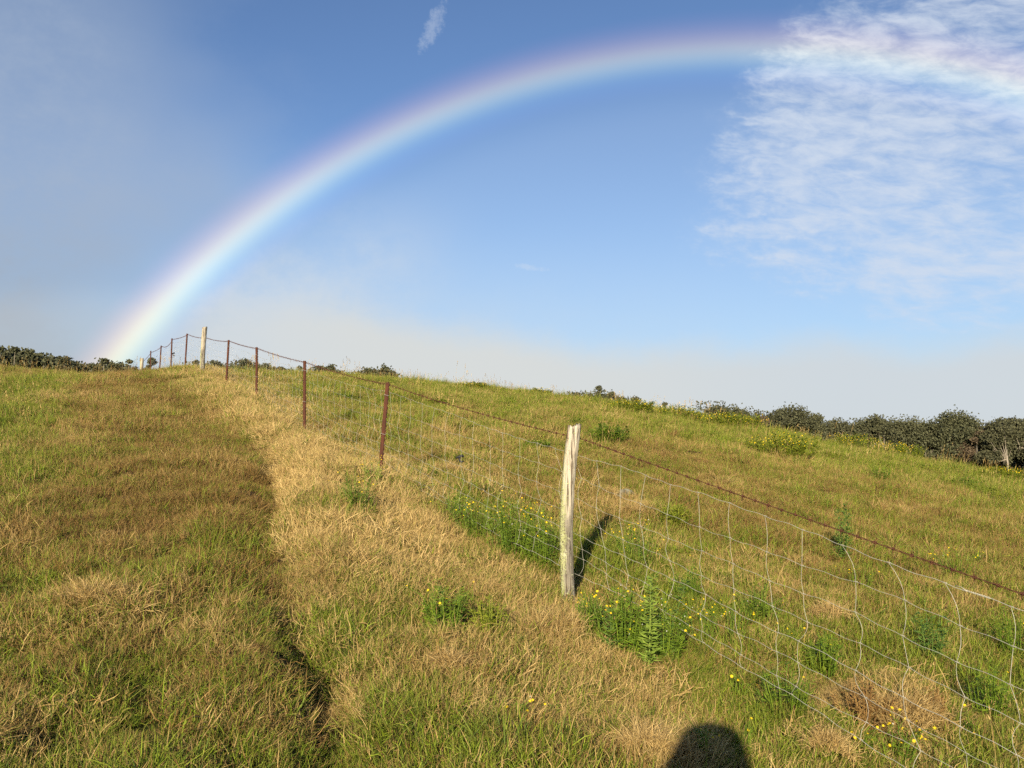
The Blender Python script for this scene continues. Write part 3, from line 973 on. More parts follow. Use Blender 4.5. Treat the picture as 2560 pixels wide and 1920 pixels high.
# kind, pixel x of the foot, depth, (pixel x, pixel y) of the top
POSTS = [('steel', 2733, 3.33, (2740, 1530)), ('wood', 1419, 6.83, (1437, 1062)), ('steel', 951, 10.3, (970, 956)),
         ('steel', 762, 13.8, (762, 902)), ('steel', 641, 17.3, (642, 868)), ('steel', 564, 20.8, (572, 850)),
         ('wood', 503, 24.3, (512, 818)), ('steel', 459, 27.8, (468, 834)), ('steel', 424, 31.3, (430, 846)),
         ('steel', 395, 34.8, (403, 864)), ('steel', 373, 38.3, (377, 877)), ('wood', 351, 41.8, (355, 896))]
POST_LABEL = ['rust brown steel post just beyond the right edge', 'pale weathered wooden post with lichen in the foreground',
              'rusted steel post nearest to the foreground wooden post', 'rusted steel post second from the foreground wooden post',
              'rusted steel post third from the foreground wooden post', 'rusted steel post just before the wooden post on the crest',
              'pale wooden post standing tallest on the crest', 'rusted steel post just beyond the crest post',
              'rusted steel post second beyond the crest post', 'rusted steel post third beyond the crest post',
              'rusted steel post fourth beyond the crest post', 'short pale wooden post at the far end']
w1 = at(1419, 1500, 6.83)
fence = empty('wire_fence', (w1.x, w1.y, hz(w1.x, w1.y)))
tag(fence, 'rusty barbed wire and mesh stock fence climbing the hill on wooden and steel posts', 'fence')
FORG = fence.location.copy()
feet, tops = [], []
for kind, pxf, Y, (tx, ty) in POSTS:
    b = at(pxf, 1040, Y)
    feet.append(Vector((b.x, b.y, hz(b.x, b.y))))
    tops.append(at(tx, ty, Y))
# the span at right runs on to a post beside the photographer
_b0 = tops[1] - Vector((0, 0, .11))
_e = _b0 + (tops[0] - Vector((0, 0, .03)) - _b0) * 1.7
tops[0] = _e + Vector((0, 0, .03))
feet[0] = Vector((_e.x, _e.y, hz(_e.x, _e.y)))
fdir = (feet[4] - feet[1])
fdir.z = 0
fdir.normalize()


def wooden_post(k, rad, seed):
    foot, top = feet[k], tops[k]
    rr = random.Random(seed)
    ns, nz_ = 26, 44
    H = top.z - foot.z
    V, Fc = [], []
    sh = [(0, 0), (.2, -.022), (.4, -.037), (.6, -.037), (.8, -.026), (1, 0)]
    ph = [rr.uniform(0, 6.28) for _ in range(6)]
    for i in range(-4, nz_ + 1):
        t = i / nz_
        lean = (top - foot) * max(t, 0)
        if t < 0:
            lean = Vector((0, 0, t * H))
        bow_ = (1.0 if k == 1 else .3) * float(np.interp(max(t, 0), [a for a, _ in sh], [b for _, b in sh]))
        for j in range(ns):
            a = 2 * math.pi * j / ns
            r = rad * (1.02 - .05 * t + .10 * math.exp(-max(t, 0) * 9))
            r *= 1 + .07 * math.cos(2 * a + ph[0]) + .05 * math.cos(3 * a + ph[1] + t * .8) + .035 * math.sin(5 * a + ph[2] + 1.5 * t)
            r *= 1 + .085 * math.sin(9 * a + ph[3] + math.sin(t * 5) * .6) * (0.4 + .6 * t) + .03 * math.sin(13 * a + ph[4])
            r *= 1 + rr.uniform(-.018, .018)
            if .62 < t < .70 and math.cos(a) > .2:
                r *= .93
            z = lean.z
            if i == nz_:
                z += rr.uniform(-.016, .012) + .012 * math.cos(a)
            V.append((lean.x + bow_ + r * math.cos(a), lean.y + r * math.sin(a), z))
    rows = nz_ + 5
    for i in range(rows - 1):
        for j in range(ns):
            j2 = (j + 1) % ns
            Fc.append((i * ns + j, i * ns + j2, (i + 1) * ns + j2, (i + 1) * ns + j))
    # weathered top: a sunken ring
    base = (rows - 1) * ns
    n0 = len(V)
    c = sum((Vector(V[base + j]) for j in range(ns)), Vector()) / ns
    for j in range(ns):
        p = c.lerp(Vector(V[base + j]), .62)
        V.append((p.x, p.y, p.z - rr.uniform(.004, .02)))
    V.append((c.x, c.y, c.z - .016))
    for j in range(ns):
        j2 = (j + 1) % ns
        Fc.append((base + j, base + j2, n0 + j2, n0 + j))
        Fc.append((n0 + j, n0 + j2, len(V) - 1))
    o = mesh_obj('wooden_post', V, Fc, M_WOOD, fence, True, loc=foot - FORG)
    # crusty lichen flakes, thick down the left flank and round the top
    mb = MB()
    for _ in range(620 if k == 1 else 160):
        i = rr.randrange(2, rows - 1)
        j = rr.randrange(ns)
        a = 2 * math.pi * j / ns
        keep = max(0.0, -math.cos(a - .25)) ** 1.5 * .9
        if i > rows - 4:
            keep = .8
        if rr.random() > keep:
            continue
        p = Vector(V[i * ns + j])
        ax = sum((Vector(V[i * ns + q]) for q in range(0, ns, 2)), Vector()) / (ns / 2)
        ax.z = p.z
        nrm = (p - ax)
        nrm.z = 0
        nrm.normalize()
        s = rr.uniform(.003, .009)
        t1 = nrm.orthogonal().normalized()
        t2 = nrm.cross(t1)
        p = p + t2 * rr.uniform(-.008, .008) + t1 * rr.uniform(-.02, .02) + nrm * rr.uniform(-.001, .003)
        tilt = nrm * s * rr.uniform(.2, .9)
        mb.quad(p - t1 * s, p + t2 * s * .8 + tilt * .5, p + t1 * s * .9 + tilt, p - t2 * s + tilt * .3)
    if mb.f:
        lo = mb.build('lichen', M_LICHEN, o)
        tag(lo, kind='stuff')
    # staples where the wires cross
    for hgt in (H - .11, H - .24, H * .45):
        s = MB()
        a0 = Vector((rad * .15, rad * 1.02, hgt))
        s.tube([a0, a0 + Vector((0, .006, .004)), a0 + Vector((0, .006, .02)), a0 + Vector((0, 0, .024))], .0018, 5)
        s.build('staple', M_TIE, o)
    return o


def steel_post(k):
    foot, top = feet[k], tops[k]
    H = top.z - foot.z
    mb = MB()
    # T section: flange towards +x, stem towards -x
    prof = [(.016, -.019), (.016, .019), (.011, .019), (.010, .004), (-.026, .003), (-.026, -.003), (.010, -.004), (.011, -.019)]
    lv = [-.3, 0, H * .33, H * .66, H]
    n = len(prof)
    for z in lv:
        for (x, y) in prof:
            mb.v.append(Vector((x, y, z)))
    for i in range(len(lv) - 1):
        for j in range(n):
            j2 = (j + 1) % n
            mb.f.append((i * n + j, i * n + j2, (i + 1) * n + j2, (i + 1) * n + j))
    b = (len(lv) - 1) * n
    mb.f.append((b + 0, b + 1, b + 2, b + 7))
    mb.f.append((b + 2, b + 3, b + 6, b + 7))
    mb.f.append((b + 3, b + 4, b + 5, b + 6))
    z = H - .03
    while z > .02:
        mb.box((.0155, -.008, z - .011), (.025, .008, z + .011))
        z -= .054
    sh = (top - foot)
    for v in mb.v:
        t = v.z / H
        v.x += sh.x * max(t, 0)
        v.y += sh.y * max(t, 0)
    o = mb.build('steel_post', M_RUST, fence, False, loc=foot - FORG)
    for zt in (H - .15, H * .45):
        s = MB()
        pts = []
        for q in range(15):
            a = 2 * math.pi * q / 14
            pts.append(Vector((-.005 + .030 * math.cos(a) + sh.x * zt / H, .025 * math.sin(a) + sh.y * zt / H, zt + .006 * math.sin(2 * a))))
        s.tube(pts, .0017, 5, False)
        s.build('wire_tie', M_TIE, o)
    return o


for k, (kind, *_r) in enumerate(POSTS):
    if kind == 'wood':
        o = wooden_post(k, {1: .052, 6: .060, 11: .085}[k], 40 + k)
    else:
        o = steel_post(k)
    o['label'] = POST_LABEL[k]


def spline(pts, step):
    """sagging wire through the post points: straight spans with a little slack"""
    out = []
    for i in range(len(pts) - 1):
        a, b = pts[i], pts[i + 1]
        L = (b - a).length
        n = max(3, int(L / step))
        for j in range(n):
            t = j / n
            out.append((i, t, a.lerp(b, t)))
    out.append((len(pts) - 2, 1.0, pts[-1].copy()))
    return out


BARB_OFF = [.03, .11, .03, .03, .03, .03, .30, .03, .03, .03, .06, .12]
SAG = [.012, .03, .025, .02, .02, .03, .035, .03, .13, .04, .03]
off_y = Vector((0, .02, 0))


def wire_pts(heights, step, sag, side):
    pts = []
    for k in range(len(POSTS)):
        rad = .07 if POSTS[k][0] == 'wood' else .03
        p = tops[k].copy()
        t = 1 - heights[k] / max(tops[k].z - feet[k].z, .5)
        p = feet[k].lerp(tops[k], t)
        p = p + Vector((fdir.y, -fdir.x, 0)) * (-rad * side)
        pts.append(p)
    res = []
    for (i, t, p) in spline(pts, step):
        q = p.copy()
        q.z -= sag[i] * 4 * t * (1 - t)
        res.append(q - FORG)
    return res


def barbed():
    line = wire_pts(BARB_OFF, .012, SAG, -1.0)
    A, B = MB(), MB()
    n = len(line)
    pa, pb = [], []
    for i in range(0, n):
        d = (line[min(i + 1, n - 1)] - line[max(i - 1, 0)]).normalized()
        u = Vector((0, 0, 1)) - d * d.z
        u.normalize()
        w = d.cross(u)
        ph = i * .55
        v = (u * math.cos(ph) + w * math.sin(ph)) * .0026
        pa.append(line[i] + v)
        pb.append(line[i] - v)
    near = 1500
    A.tube(pa[:near], .0018, 5)
    A.tube(pb[:near], .0018, 5)
    A.tube([line[i] for i in range(near - 1, n, 4)], .0042, 5)
    wire = A.build('barbed_wire', M_BARB, fence, True)
    # barbs: two short wires wound round the strands
    base = MB()
    for s in (-1, 1):
        ring = [Vector((.0045 * s + .0015 * math.sin(a), .0062 * math.cos(a), .0062 * math.sin(a))) for a in np.linspace(0, 6.28, 9)]
        base.tube(ring, .0019, 4, False)
        for q in (0, 1):
            a = s * .7 + q * math.pi
            dr = Vector((.25 * s, math.cos(a), math.sin(a)))
            base.tube([dr * .002, dr * .027], [.0022, .0007], 4)
    me_b = None
    step = 9
    far = MB()
    for cnt, i in enumerate(range(5, n - 5, step)):
        d = (line[i + 1] - line[i - 1]).normalized()
        q = d.to_track_quat('X', 'Z').to_matrix().to_4x4()
        mtx = Matrix.Translation(line[i]) @ q @ Matrix.Rotation(rnd.uniform(0, 6.28), 4, 'X')
        if cnt < 130:
            if me_b is None:
                ob = base.build('barb', M_BARB, wire)
                me_b = ob.data
            else:
                ob = bpy.data.objects.new('barb', me_b)
                COL.objects.link(ob)
                ob.parent = wire
            ob.matrix_local = mtx
        else:
            far.raw([mtx @ v for v in base.v], base.f)
    fo = far.build('barbs', M_BARB, wire)
    tag(fo, kind='stuff')


barbed()

MESH_OFF = np.array([.03, .23, .12, .16, .17, .15, .36, .16, .15, .15, .15, .22])
DROP = [0, .18, .335, .475, .60, .71, .81, .90]
rows_w = []
for w_i, dr in enumerate(DROP):
    line = wire_pts(list(MESH_OFF + dr), .05, [s * .8 for s in SAG], -1.0)
    rr = random.Random(70 + w_i)
    ph1, ph2 = rr.uniform(0, 6), rr.uniform(0, 6)
    out = []
    for i, p in enumerate(line):
        q = p.copy()
        q.z += .006 * math.sin(i * .33 + ph1) * (0.5 + .5 * math.sin(i * .05 + ph2)) + .004 * math.sin(i * 1.3) + .012 * math.sin(i * .061 + ph2)
        q += Vector((fdir.y, -fdir.x, 0)) * (.012 * math.sin(i * .21 + ph2) + .02 * math.sin(i * .083 + ph1))
        out.append(q)
    rows_w.append(out)
    mb = MB()
    r_w = .0015 if w_i in (0, 4, 7) else .0012
    mb.tube(out, [float(np.interp(i_, [0, 150, 330], [r_w, r_w, r_w * .8])) for i_ in range(len(out))], 5)
    mb.build('line_wire', M_GALV, fence, True)
n_row = len(rows_w[0])
i = 2
while i < n_row - 2:
    mb = MB()
    pts = []
    lean = rnd.uniform(-2.4, 2.4)
    for w_i in range(len(DROP) - 1):
        ia = int(np.clip(i + lean * w_i / 7, 0, n_row - 1))
        ib = int(np.clip(i + lean * (w_i + 1) / 7, 0, n_row - 1))
        a, b = rows_w[w_i][ia], rows_w[w_i + 1][ib]
        bul = Vector((fdir.x, fdir.y, 0)) * rnd.gauss(0, .013)
        for s in range(4):
            t = s / 4
            pts.append(a.lerp(b, t) + bul * math.sin(math.pi * t))
    pts.append(rows_w[-1][ib].copy())
    mb.tube(pts, float(np.interp(i, [0, 150, 330], [.0012, .0011, .0008])), 4)
    # the hinge wraps at every crossing
    for w_i in range(len(DROP)):
        c_ = pts[min(w_i * 4, len(pts) - 1)]
        ring = [c_ + Vector((fdir.x, fdir.y, 0)) * (.009 * (q - 3) / 3) + Vector((.0032 * math.cos(q * 2), 0, .0032 * math.sin(q * 2))) for q in range(7)]
        mb.tube(ring, .0014 if i < 170 else .0008, 3, False)
    mb.build('stay_wire', M_GALV, fence, True)
    i += 6
# a wire joint twisted into the top strand
mb = MB()
ji = min(range(120), key=lambda q: abs((rows_w[0][q] + FORG).x / (rows_w[0][q] + FORG).y - (2425 - 1280) / F))
jp = rows_w[0][ji].copy()
jd = (rows_w[0][ji + 2] - rows_w[0][ji - 2]).normalized()
for s in range(2):
    mb.tube([jp + jd * ((q - 10) * .006) + Vector((0, .004 * math.cos(q * 1.9 + s * 3), .004 * math.sin(q * 1.9 + s * 3))) for q in range(21)], .0016, 5)
mb.tube([jp + jd * .05, jp + jd * .07 + Vector((0, 0, .008)), jp + jd * .10 + Vector((0, 0, .006))], .0014, 5)
mb.build('wire_splice', M_GALV, fence, True)

# black plastic clips left hanging on the mesh
def clip(px, py, Y, s, label):
    p = at(px, py, Y)
    root = empty('plastic_clip', p)
    tag(root, label, 'clip', 'black plastic clips on the mesh')
    b = MB()
    b.tube([Vector((-.055, 0, -.012)) * s, Vector((-.03, .004, .0)) * s, Vector((0, .0, .012)) * s, Vector((.02, 0, .006)) * s], [.004 * s, .011 * s, .013 * s, .009 * s], 7)
    b.build('arm', M_BLACK, root, True)
    b = MB()
    b.tube([Vector((.008 + .024 * math.cos(a), .008 * math.sin(a), -.014 + .034 * math.sin(a))) * s for a in np.linspace(.5, 5.6, 12)], .008 * s, 6)
    b.build('loop', M_BLACK, root, True)


clip(1152, 1143, 8.86, 1.0, 'black plastic clip on the mesh midway between foreground wooden post and first steel post')
clip(674, 1026, 16.3, 1.3, 'black plastic clip low on the mesh between the second and third steel posts')
clip(434, 884, 30.6, 1.6, 'black plastic clip on the mesh beyond the crest post, seen against the sky')

# ------------------------------------------------------------------ weeds
def leaf_mat(name, a, b, tip=None):
    m, T, bs = new_mat(name)
    g = T.n('ShaderNodeNewGeometry').outputs['Random Per Island']
    c = T.mix(g, a, b)
    T.put(bs.inputs['Base Color'], c)
    bs.inputs['Roughness'].default_value = .6
    bs.inputs['Specular IOR Level'].default_value = .25
    tr = T.n('ShaderNodeBsdfTranslucent')
    T.put(tr.inputs['Color'], c)
    mx = T.n('ShaderNodeMixShader')
    mx.inputs[0].default_value = .2
    m.node_tree.links.new(bs.outputs[0], mx.inputs[1])
    m.node_tree.links.new(tr.outputs[0], mx.inputs[2])
    out = [n for n in m.node_tree.nodes if n.type == 'OUTPUT_MATERIAL'][0]
    m.node_tree.links.new(mx.outputs[0], out.inputs['Surface'])
    return m


M_LEAF_D = leaf_mat('weed_leaf_dark', (.055, .115, .008), (.190, .270, .022))
M_LEAF_L = leaf_mat('weed_leaf_light', (.16, .25, .035), (.28, .36, .06))
M_LEAF_B = leaf_mat('weed_leaf_blue', (.055, .120, .018), (.140, .220, .040))
M_LEAF_R = leaf_mat('weed_leaf_dead', (.17, .085, .028), (.40, .25, .08))
M_LEAF_Y = leaf_mat('weed_leaf_crest', (.105, .150, .010), (.27, .30, .026))
M_PETAL = simple_mat('yellow_petals', (.86, .64, .015), .6, .12, 40.0, .2, 0, 0, (1, 1, 1), (.80, .52, .01))
M_FLUFF = simple_mat('seed_fluff', (.75, .73, .66), .9, .1, 40.0, .1)

mbf = MB()
for q in range(11):
    a = 2 * math.pi * q / 11
    c_, s_ = math.cos(a), math.sin(a)
    c2, s2 = math.cos(a + .2), math.sin(a + .2)
    c0, s0 = math.cos(a - .2), math.sin(a - .2)
    mbf.quad((0, 0, .001), (.009 * c0, .009 * s0, .003), (.0145 * c_, .0145 * s_, .001), (.009 * c2, .009 * s2, .003))
mbf.raw([(.004 * math.cos(a), .004 * math.sin(a), z) for z, aa in ((.001, 0), (.004, .4)) for a in np.linspace(aa, aa + 6.283, 7)[:-1]] + [(0, 0, .0055)],
        [(i, (i + 1) % 6, 6 + (i + 1) % 6, 6 + i) for i in range(6)] + [(6 + i, 6 + (i + 1) % 6, 12) for i in range(6)])
FLOWER_ME = None
mbs = MB()
for q in range(26):
    d = Vector((rnd.gauss(0, 1), rnd.gauss(0, 1), rnd.gauss(0, 1) + .3)).normalized()
    o_ = d.orthogonal().normalized() * .0012
    mbs.quad(o_, d * .008 + o_, d * .009, -o_)
PUFF_ME = None


def add_flower(root, p, scale, puff=False):
    global FLOWER_ME, PUFF_ME
    if puff:
        if PUFF_ME is None:
            tmp = mbs.build('seed_head', M_FLUFF)
            PUFF_ME = tmp.data
            bpy.data.objects.remove(tmp)
        o = bpy.data.objects.new('seed_head', PUFF_ME)
    else:
        if FLOWER_ME is None:
            tmp = mbf.build('flower', M_PETAL)
            FLOWER_ME = tmp.data
            bpy.data.objects.remove(tmp)
        o = bpy.data.objects.new('flower', FLOWER_ME)
    COL.objects.link(o)
    o.parent = root
    o.location = p
    o.rotation_euler = (rnd.uniform(.0, 1.1), rnd.uniform(-.5, .5), rnd.uniform(-.6, .6))   # faces turned up and to the sun
    s = scale * rnd.uniform(.42, .75)
    o.scale = (s, s, s)


def weed(name, px, py, h_px, w_px, label, cat, mat, stems=26, leaf=.045, leafw=.006, flowers=0, puffs=0, group=None,
         per_stem=20, upright=.5, fscale=1.0, joined=False, feather=False, foot=None, lean=0.0):
    b = foot or gp(px, py)
    H = h_px * b.y / F * (1.3 if py > 1200 else 1.0)
    Wd = w_px * b.y / F * .58
    root = empty(name, b)
    tag(root, label, cat, group)
    rr = random.Random(int(px * 7 + py))
    fol, stm, fl = MB(), MB(), MB()
    tips = []
    for s in range(stems):
        a = rr.uniform(0, 6.283)
        q = math.sqrt(rr.uniform(0, 1))
        hh = H * rr.uniform(.6, 1.0) * (1 - .35 * q * q)
        r0 = Vector((math.cos(a) * q * Wd * upright, math.sin(a) * q * Wd * upright, -.01))
        top = Vector((math.cos(a) * q * Wd + lean * hh, math.sin(a) * q * Wd, hh))
        mid = r0.lerp(top, .5) + Vector((rr.uniform(-.12, .12) * Wd, rr.uniform(-.12, .12) * Wd, hh * .07))
        pts = [r0.lerp(mid, t).lerp(mid.lerp(top, t), t) for t in (0, .3, .6, .85, 1)]
        stm.tube(pts, [.0032, .0028, .0022, .0016, .0009] if H < 1.2 else [.006, .005, .004, .003, .001], 4, False)
        for l in range(per_stem):
            t = rr.uniform(.08, 1.0)
            p = r0.lerp(mid, t).lerp(mid.lerp(top, t), t)
            la = rr.uniform(0, 6.283)
            upv = rr.uniform(.1, 1.0)
            d = Vector((math.cos(la), math.sin(la), upv)).normalized()
            sd = d.cross(Vector((0, 0, 1))).normalized()
            L = leaf * rr.uniform(.6, 1.25) * (1.15 - .5 * t)
            w = leafw * rr.uniform(.7, 1.2)
            n = d.cross(sd)
            fol.quad(p, p + d * L * .45 + sd * w + n * .15 * L, p + d * L - Vector((0, 0, L * .18)), p + d * L * .45 - sd * w + n * .15 * L)
        tips.append(top)
    spots = []
    if not joined:
        flowers = int(flowers * 1.6)
        for i_ in range(flowers + puffs):
            tp = rr.choice(tips)
            p = tp + Vector((rr.gauss(0, .05), rr.gauss(0, .05), rr.uniform(-.05, .06)))
            a0 = tp * .86
            stm.tube([a0, a0.lerp(p, .6) + Vector((rr.gauss(0, .006), rr.gauss(0, .006), .004)), p], [.0016, .0013, .0010], 4, False)
            spots.append(p)
    stm.build('stem', mat, root)
    fol.build('foliage', mat, root)
    for i_, p in enumerate(spots):
        add_flower(root, p, fscale, i_ >= flowers)
    if joined:
        for _ in range(flowers):
            tp = rr.choice(tips)
            p = tp * rr.uniform(.82, 1.04) + Vector((rr.gauss(0, .07), rr.gauss(0, .07), rr.uniform(-.05, .04)))
            s = .0085 * fscale * rr.uniform(.6, 1.3)
            fl.quad(p + Vector((-s, -s * .3, -s * .5)), p + Vector((s * .2, -s * .5, -s * .7)), p + Vector((s, .1 * s, .3 * s)), p + Vector((-.1 * s, s * .4, s * .7)))
        if flowers:
            tag(fl.build('flower_sprays', M_PETAL, root), kind='stuff')
    return root


FW = 'yellow flowering weeds'
weed('flowering_weed', 1195, 1352, 95, 120, 'yellow flowering weed at the left end of the clump left of the foreground post', 'weed', M_LEAF_D, 34, .05, .006, 16, 1, FW)
weed('flowering_weed', 1275, 1390, 130, 140, 'broad dark green weed with many yellow flowers left of the foreground post', 'weed', M_LEAF_D, 56, .055, .007, 26, 4, FW)
weed('flowering_weed', 1356, 1412, 120, 120, 'dark flowering weed touching the left side of the foreground post', 'weed', M_LEAF_D, 44, .055, .007, 14, 4, FW)
weed('flowering_weed', 1592, 1430, 105, 110, 'yellow flowering weed behind the fence, right of the post shadow', 'weed', M_LEAF_D, 38, .05, .006, 22, 1, FW)
weed('flowering_weed', 1560, 1640, 150, 130, 'leafy green weed with yellow flowers right of the foreground post foot', 'weed', M_LEAF_D, 42, .075, .007, 18, 1, FW, 18)
weed('flowering_weed', 1660, 1650, 130, 130, 'dark weed with yellow flowers and white seed heads at the tall stalks', 'weed', M_LEAF_D, 40, .055, .006, 12, 9, FW)
weed('flowering_weed', 1745, 1622, 110, 130, 'thin weed with yellow flowers and white seed heads under the mesh', 'weed', M_LEAF_D, 20, .04, .005, 14, 5, FW, 10)
weed('flowering_weed', 1825, 1610, 90, 110, 'sparse yellow flowering weed farthest right of the clump by the post', 'weed', M_LEAF_D, 16, .04, .005, 10, 1, FW, 10)
weed('flowering_weed', 897, 1282, 90, 100, 'green flowering weed in the straw below the nearest steel post', 'weed', M_LEAF_D, 36, .05, .006, 7, 0, FW)
weed('flowering_weed', 930, 1205, 55, 60, 'small yellow flowering weed at the foot of the nearest steel post', 'weed', M_LEAF_L, 14, .04, .005, 9, 0, FW)
weed('flowering_weed', 2235, 1908, 90, 150, 'yellow flowering weed in front of the straw hump at bottom right', 'weed', M_LEAF_D, 18, .04, .005, 17, 1, FW, 9)
weed('flowering_weed', 2428, 1850, 60, 40, 'single stemmed yellow flowering weed under the last upright wire at right', 'weed', M_LEAF_D, 6, .035, .005, 3, 0, FW, 9)
weed('flowering_weed', 2150, 1480, 60, 60, 'small yellow flowering weed beside the top mesh wire at right', 'weed', M_LEAF_D, 12, .035, .005, 5, 0, FW, 8)
weed('flowering_weed', 2390, 1440, 60, 110, 'sparse yellow flowering weed above the barbed wire at far right', 'weed', M_LEAF_D, 20, .04, .005, 10, 3, FW, 9)
weed('flowering_weed', 1295, 1795, 45, 40, 'tiny two flowered yellow weed in bare straw at bottom centre', 'weed', M_LEAF_D, 7, .03, .005, 3, 1, FW, 8)
weed('flowering_weed', 1382, 1800, 40, 35, 'tiny yellow weed beside a white seed head at bottom centre', 'weed', M_LEAF_D, 6, .03, .005, 2, 1, FW, 8)
weed('flowering_weed', 1762, 1900, 70, 60, 'yellow flowering weed standing inside the shadow at the bottom', 'weed', M_LEAF_D, 8, .035, .005, 4, 0, FW, 8)
weed('flowering_weed', 1862, 1880, 80, 40, 'yellow flowering weed just right of the shadow at the bottom', 'weed', M_LEAF_D, 7, .035, .005, 2, 0, FW, 8)
weed('flowering_weed', 1848, 1745, 55, 40, 'lone yellow weed in the green grass above the shadow', 'weed', M_LEAF_D, 7, .035, .005, 3, 0, FW, 8)
weed('flowering_weed', 1455, 1560, 60, 40, 'small yellow weed in the straw just right of the post foot', 'weed', M_LEAF_D, 9, .04, .005, 6, 0, FW, 8)
weed('flowering_weed', 1980, 1620, 50, 60, 'small yellow weed below the mesh in the right foreground grass', 'weed', M_LEAF_D, 10, .04, .005, 3, 0, FW, 8)

TW = 'tall leafy stalks by the post'
weed('tall_weed', 1622, 1690, 265, 26, 'tallest pale green leafy stalk standing right of the foreground post', 'weed', M_LEAF_L, 2, .085, .011, 0, 0, TW, 110, .3, lean=.04)
weed('tall_weed', 1528, 1640, 165, 24, 'dark green leafy stalk nearest the foreground post', 'weed', M_LEAF_B, 1, .075, .009, 0, 0, TW, 90, .4, lean=-.06)
weed('tall_weed', 1572, 1640, 180, 24, 'thin leafy stalk between the nearest dark stalk and the tallest pale one', 'weed', M_LEAF_D, 1, .07, .008, 0, 0, TW, 80, .4, lean=.02)
weed('tall_weed', 1660, 1660, 200, 26, 'leafy stalk leaning right beside the tallest pale stalk', 'weed', M_LEAF_B, 1, .07, .008, 0, 0, TW, 80, .4, lean=.32)
weed('tall_weed', 2112, 1405, 150, 46, 'feathery bluish green weed standing alone behind the barbed wire', 'weed', M_LEAF_B, 4, .09, .008, 0, 0, None, 80, .4)
weed('thistle', 2328, 1650, 125, 90, 'bluish green prickly weed rosette under the mesh near the right edge', 'weed', M_LEAF_B, 12, .07, .009, 0, 0, None, 22, .4)
weed('leafy_weed', 2545, 1650, 130, 130, 'bright green bushy weed cut by the right edge', 'weed', M_LEAF_D, 30, .05, .007, 1, 0, None, 16)
weed('leafy_weed', 1115, 1590, 120, 110, 'rounded green weed tuft in the straw left of the foreground post', 'weed', M_LEAF_D, 44, .07, .006, 4, 0, None, 14)
weed('leafy_weed', 1225, 1590, 90, 90, 'green weed tuft between the straw and the foreground post', 'weed', M_LEAF_Y, 26, .06, .006, 0, 0, None, 12)
weed('dead_weed', 2160, 1830, 110, 130, 'reddish brown dead weed under the mesh at bottom right', 'weed', M_LEAF_R, 40, .05, .005, 0, 0, None, 14)
weed('dead_weed', 2330, 1790, 60, 80, 'orange brown dead fern-like weed on the straw hump at bottom right', 'weed', M_LEAF_R, 16, .05, .005, 0, 0, None, 12)
weed('green_bush', 1520, 1106, 58, 100, 'round dark green bush on the slope behind the foreground post', 'bush', M_LEAF_D, 60, .09, .014, 0, 0, None, 24, .6)
weed('green_bush', 868, 1006, 28, 46, 'small dark green bush seen between the two nearest steel posts', 'bush', M_LEAF_D, 30, .08, .013, 0, 0, None, 18, .6)
weed('green_bush', 1440, 1063, 20, 40, 'low green bush just above the foreground post top', 'bush', M_LEAF_D, 22, .08, .013, 0, 0, None, 14, .6)
weed('green_bush', 1720, 1110, 30, 60, 'low green bush with a brown dead top on the middle of the slope', 'bush', M_LEAF_Y, 26, .08, .012, 0, 0, None, 14, .6)
weed('dead_weed', 1678, 1098, 28, 40, 'brown dead clump beside the low bush on the slope', 'weed', M_LEAF_R, 22, .07, .010, 0, 0, None, 12, .6)
weed('green_bush', 2205, 1212, 44, 56, 'dark twiggy bush standing alone on the right slope', 'bush', M_LEAF_D, 26, .08, .011, 0, 0, None, 16, .6)
weed('green_bush', 2500, 1262, 46, 90, 'brownish green bush on the slope near the right edge', 'bush', M_LEAF_Y, 30, .08, .011, 0, 0, None, 14, .6)
weed('green_bush', 1690, 1318, 52, 60, 'tuft of bright green growth above the middle mesh wires', 'bush', M_LEAF_Y, 40, .10, .007, 0, 0, None, 12, .6)
CR = 'yellow flowering bushes along the crest'
for (px, py, hp, wp, lab) in ((1960, 1142, 48, 150, 'broad yellow flowered bush below the crest at right centre'),
                              (1345, 992, 30, 60, 'leftmost flowered green bush on the crest'),
                              (1570, 1030, 26, 110, 'low yellow flowered bush on the crest under the tall lone tree'),
                              (1690, 1050, 28, 100, 'yellow flowered bush on the crest right of the small round tree'),
                              (1790, 1068, 30, 110, 'yellow flowered bush on the crest in front of the first trees of the row'),
                              (1860, 1078, 34, 90, 'bright yellow topped bush standing highest on the crest before the trees'),
                              (2040, 1110, 34, 110, 'yellow flowered bush on the crest below the gap in the tree row'),
                              (2130, 1128, 34, 120, 'yellow flowered bush on the crest before the middle of the tree row'),
                              (2240, 1146, 30, 110, 'low yellow flowered bush on the falling crest at right'),
                              (2390, 1172, 28, 90, 'small flowered bush where the crest meets the trees at far right'),
                              (2500, 1196, 22, 110, 'pale green flowered bush last on the crest at the right edge'),
                              (1180, 975, 26, 80, 'faint yellow green bush on the crest above the mesh')):
    weed('flowering_bush', px, py, hp * (1.5 if px > 1400 else .8), wp * 1.1, lab, 'bush', M_LEAF_Y, 100, .10, .016, 130, 0, CR, 26, .8, 1.0, True)

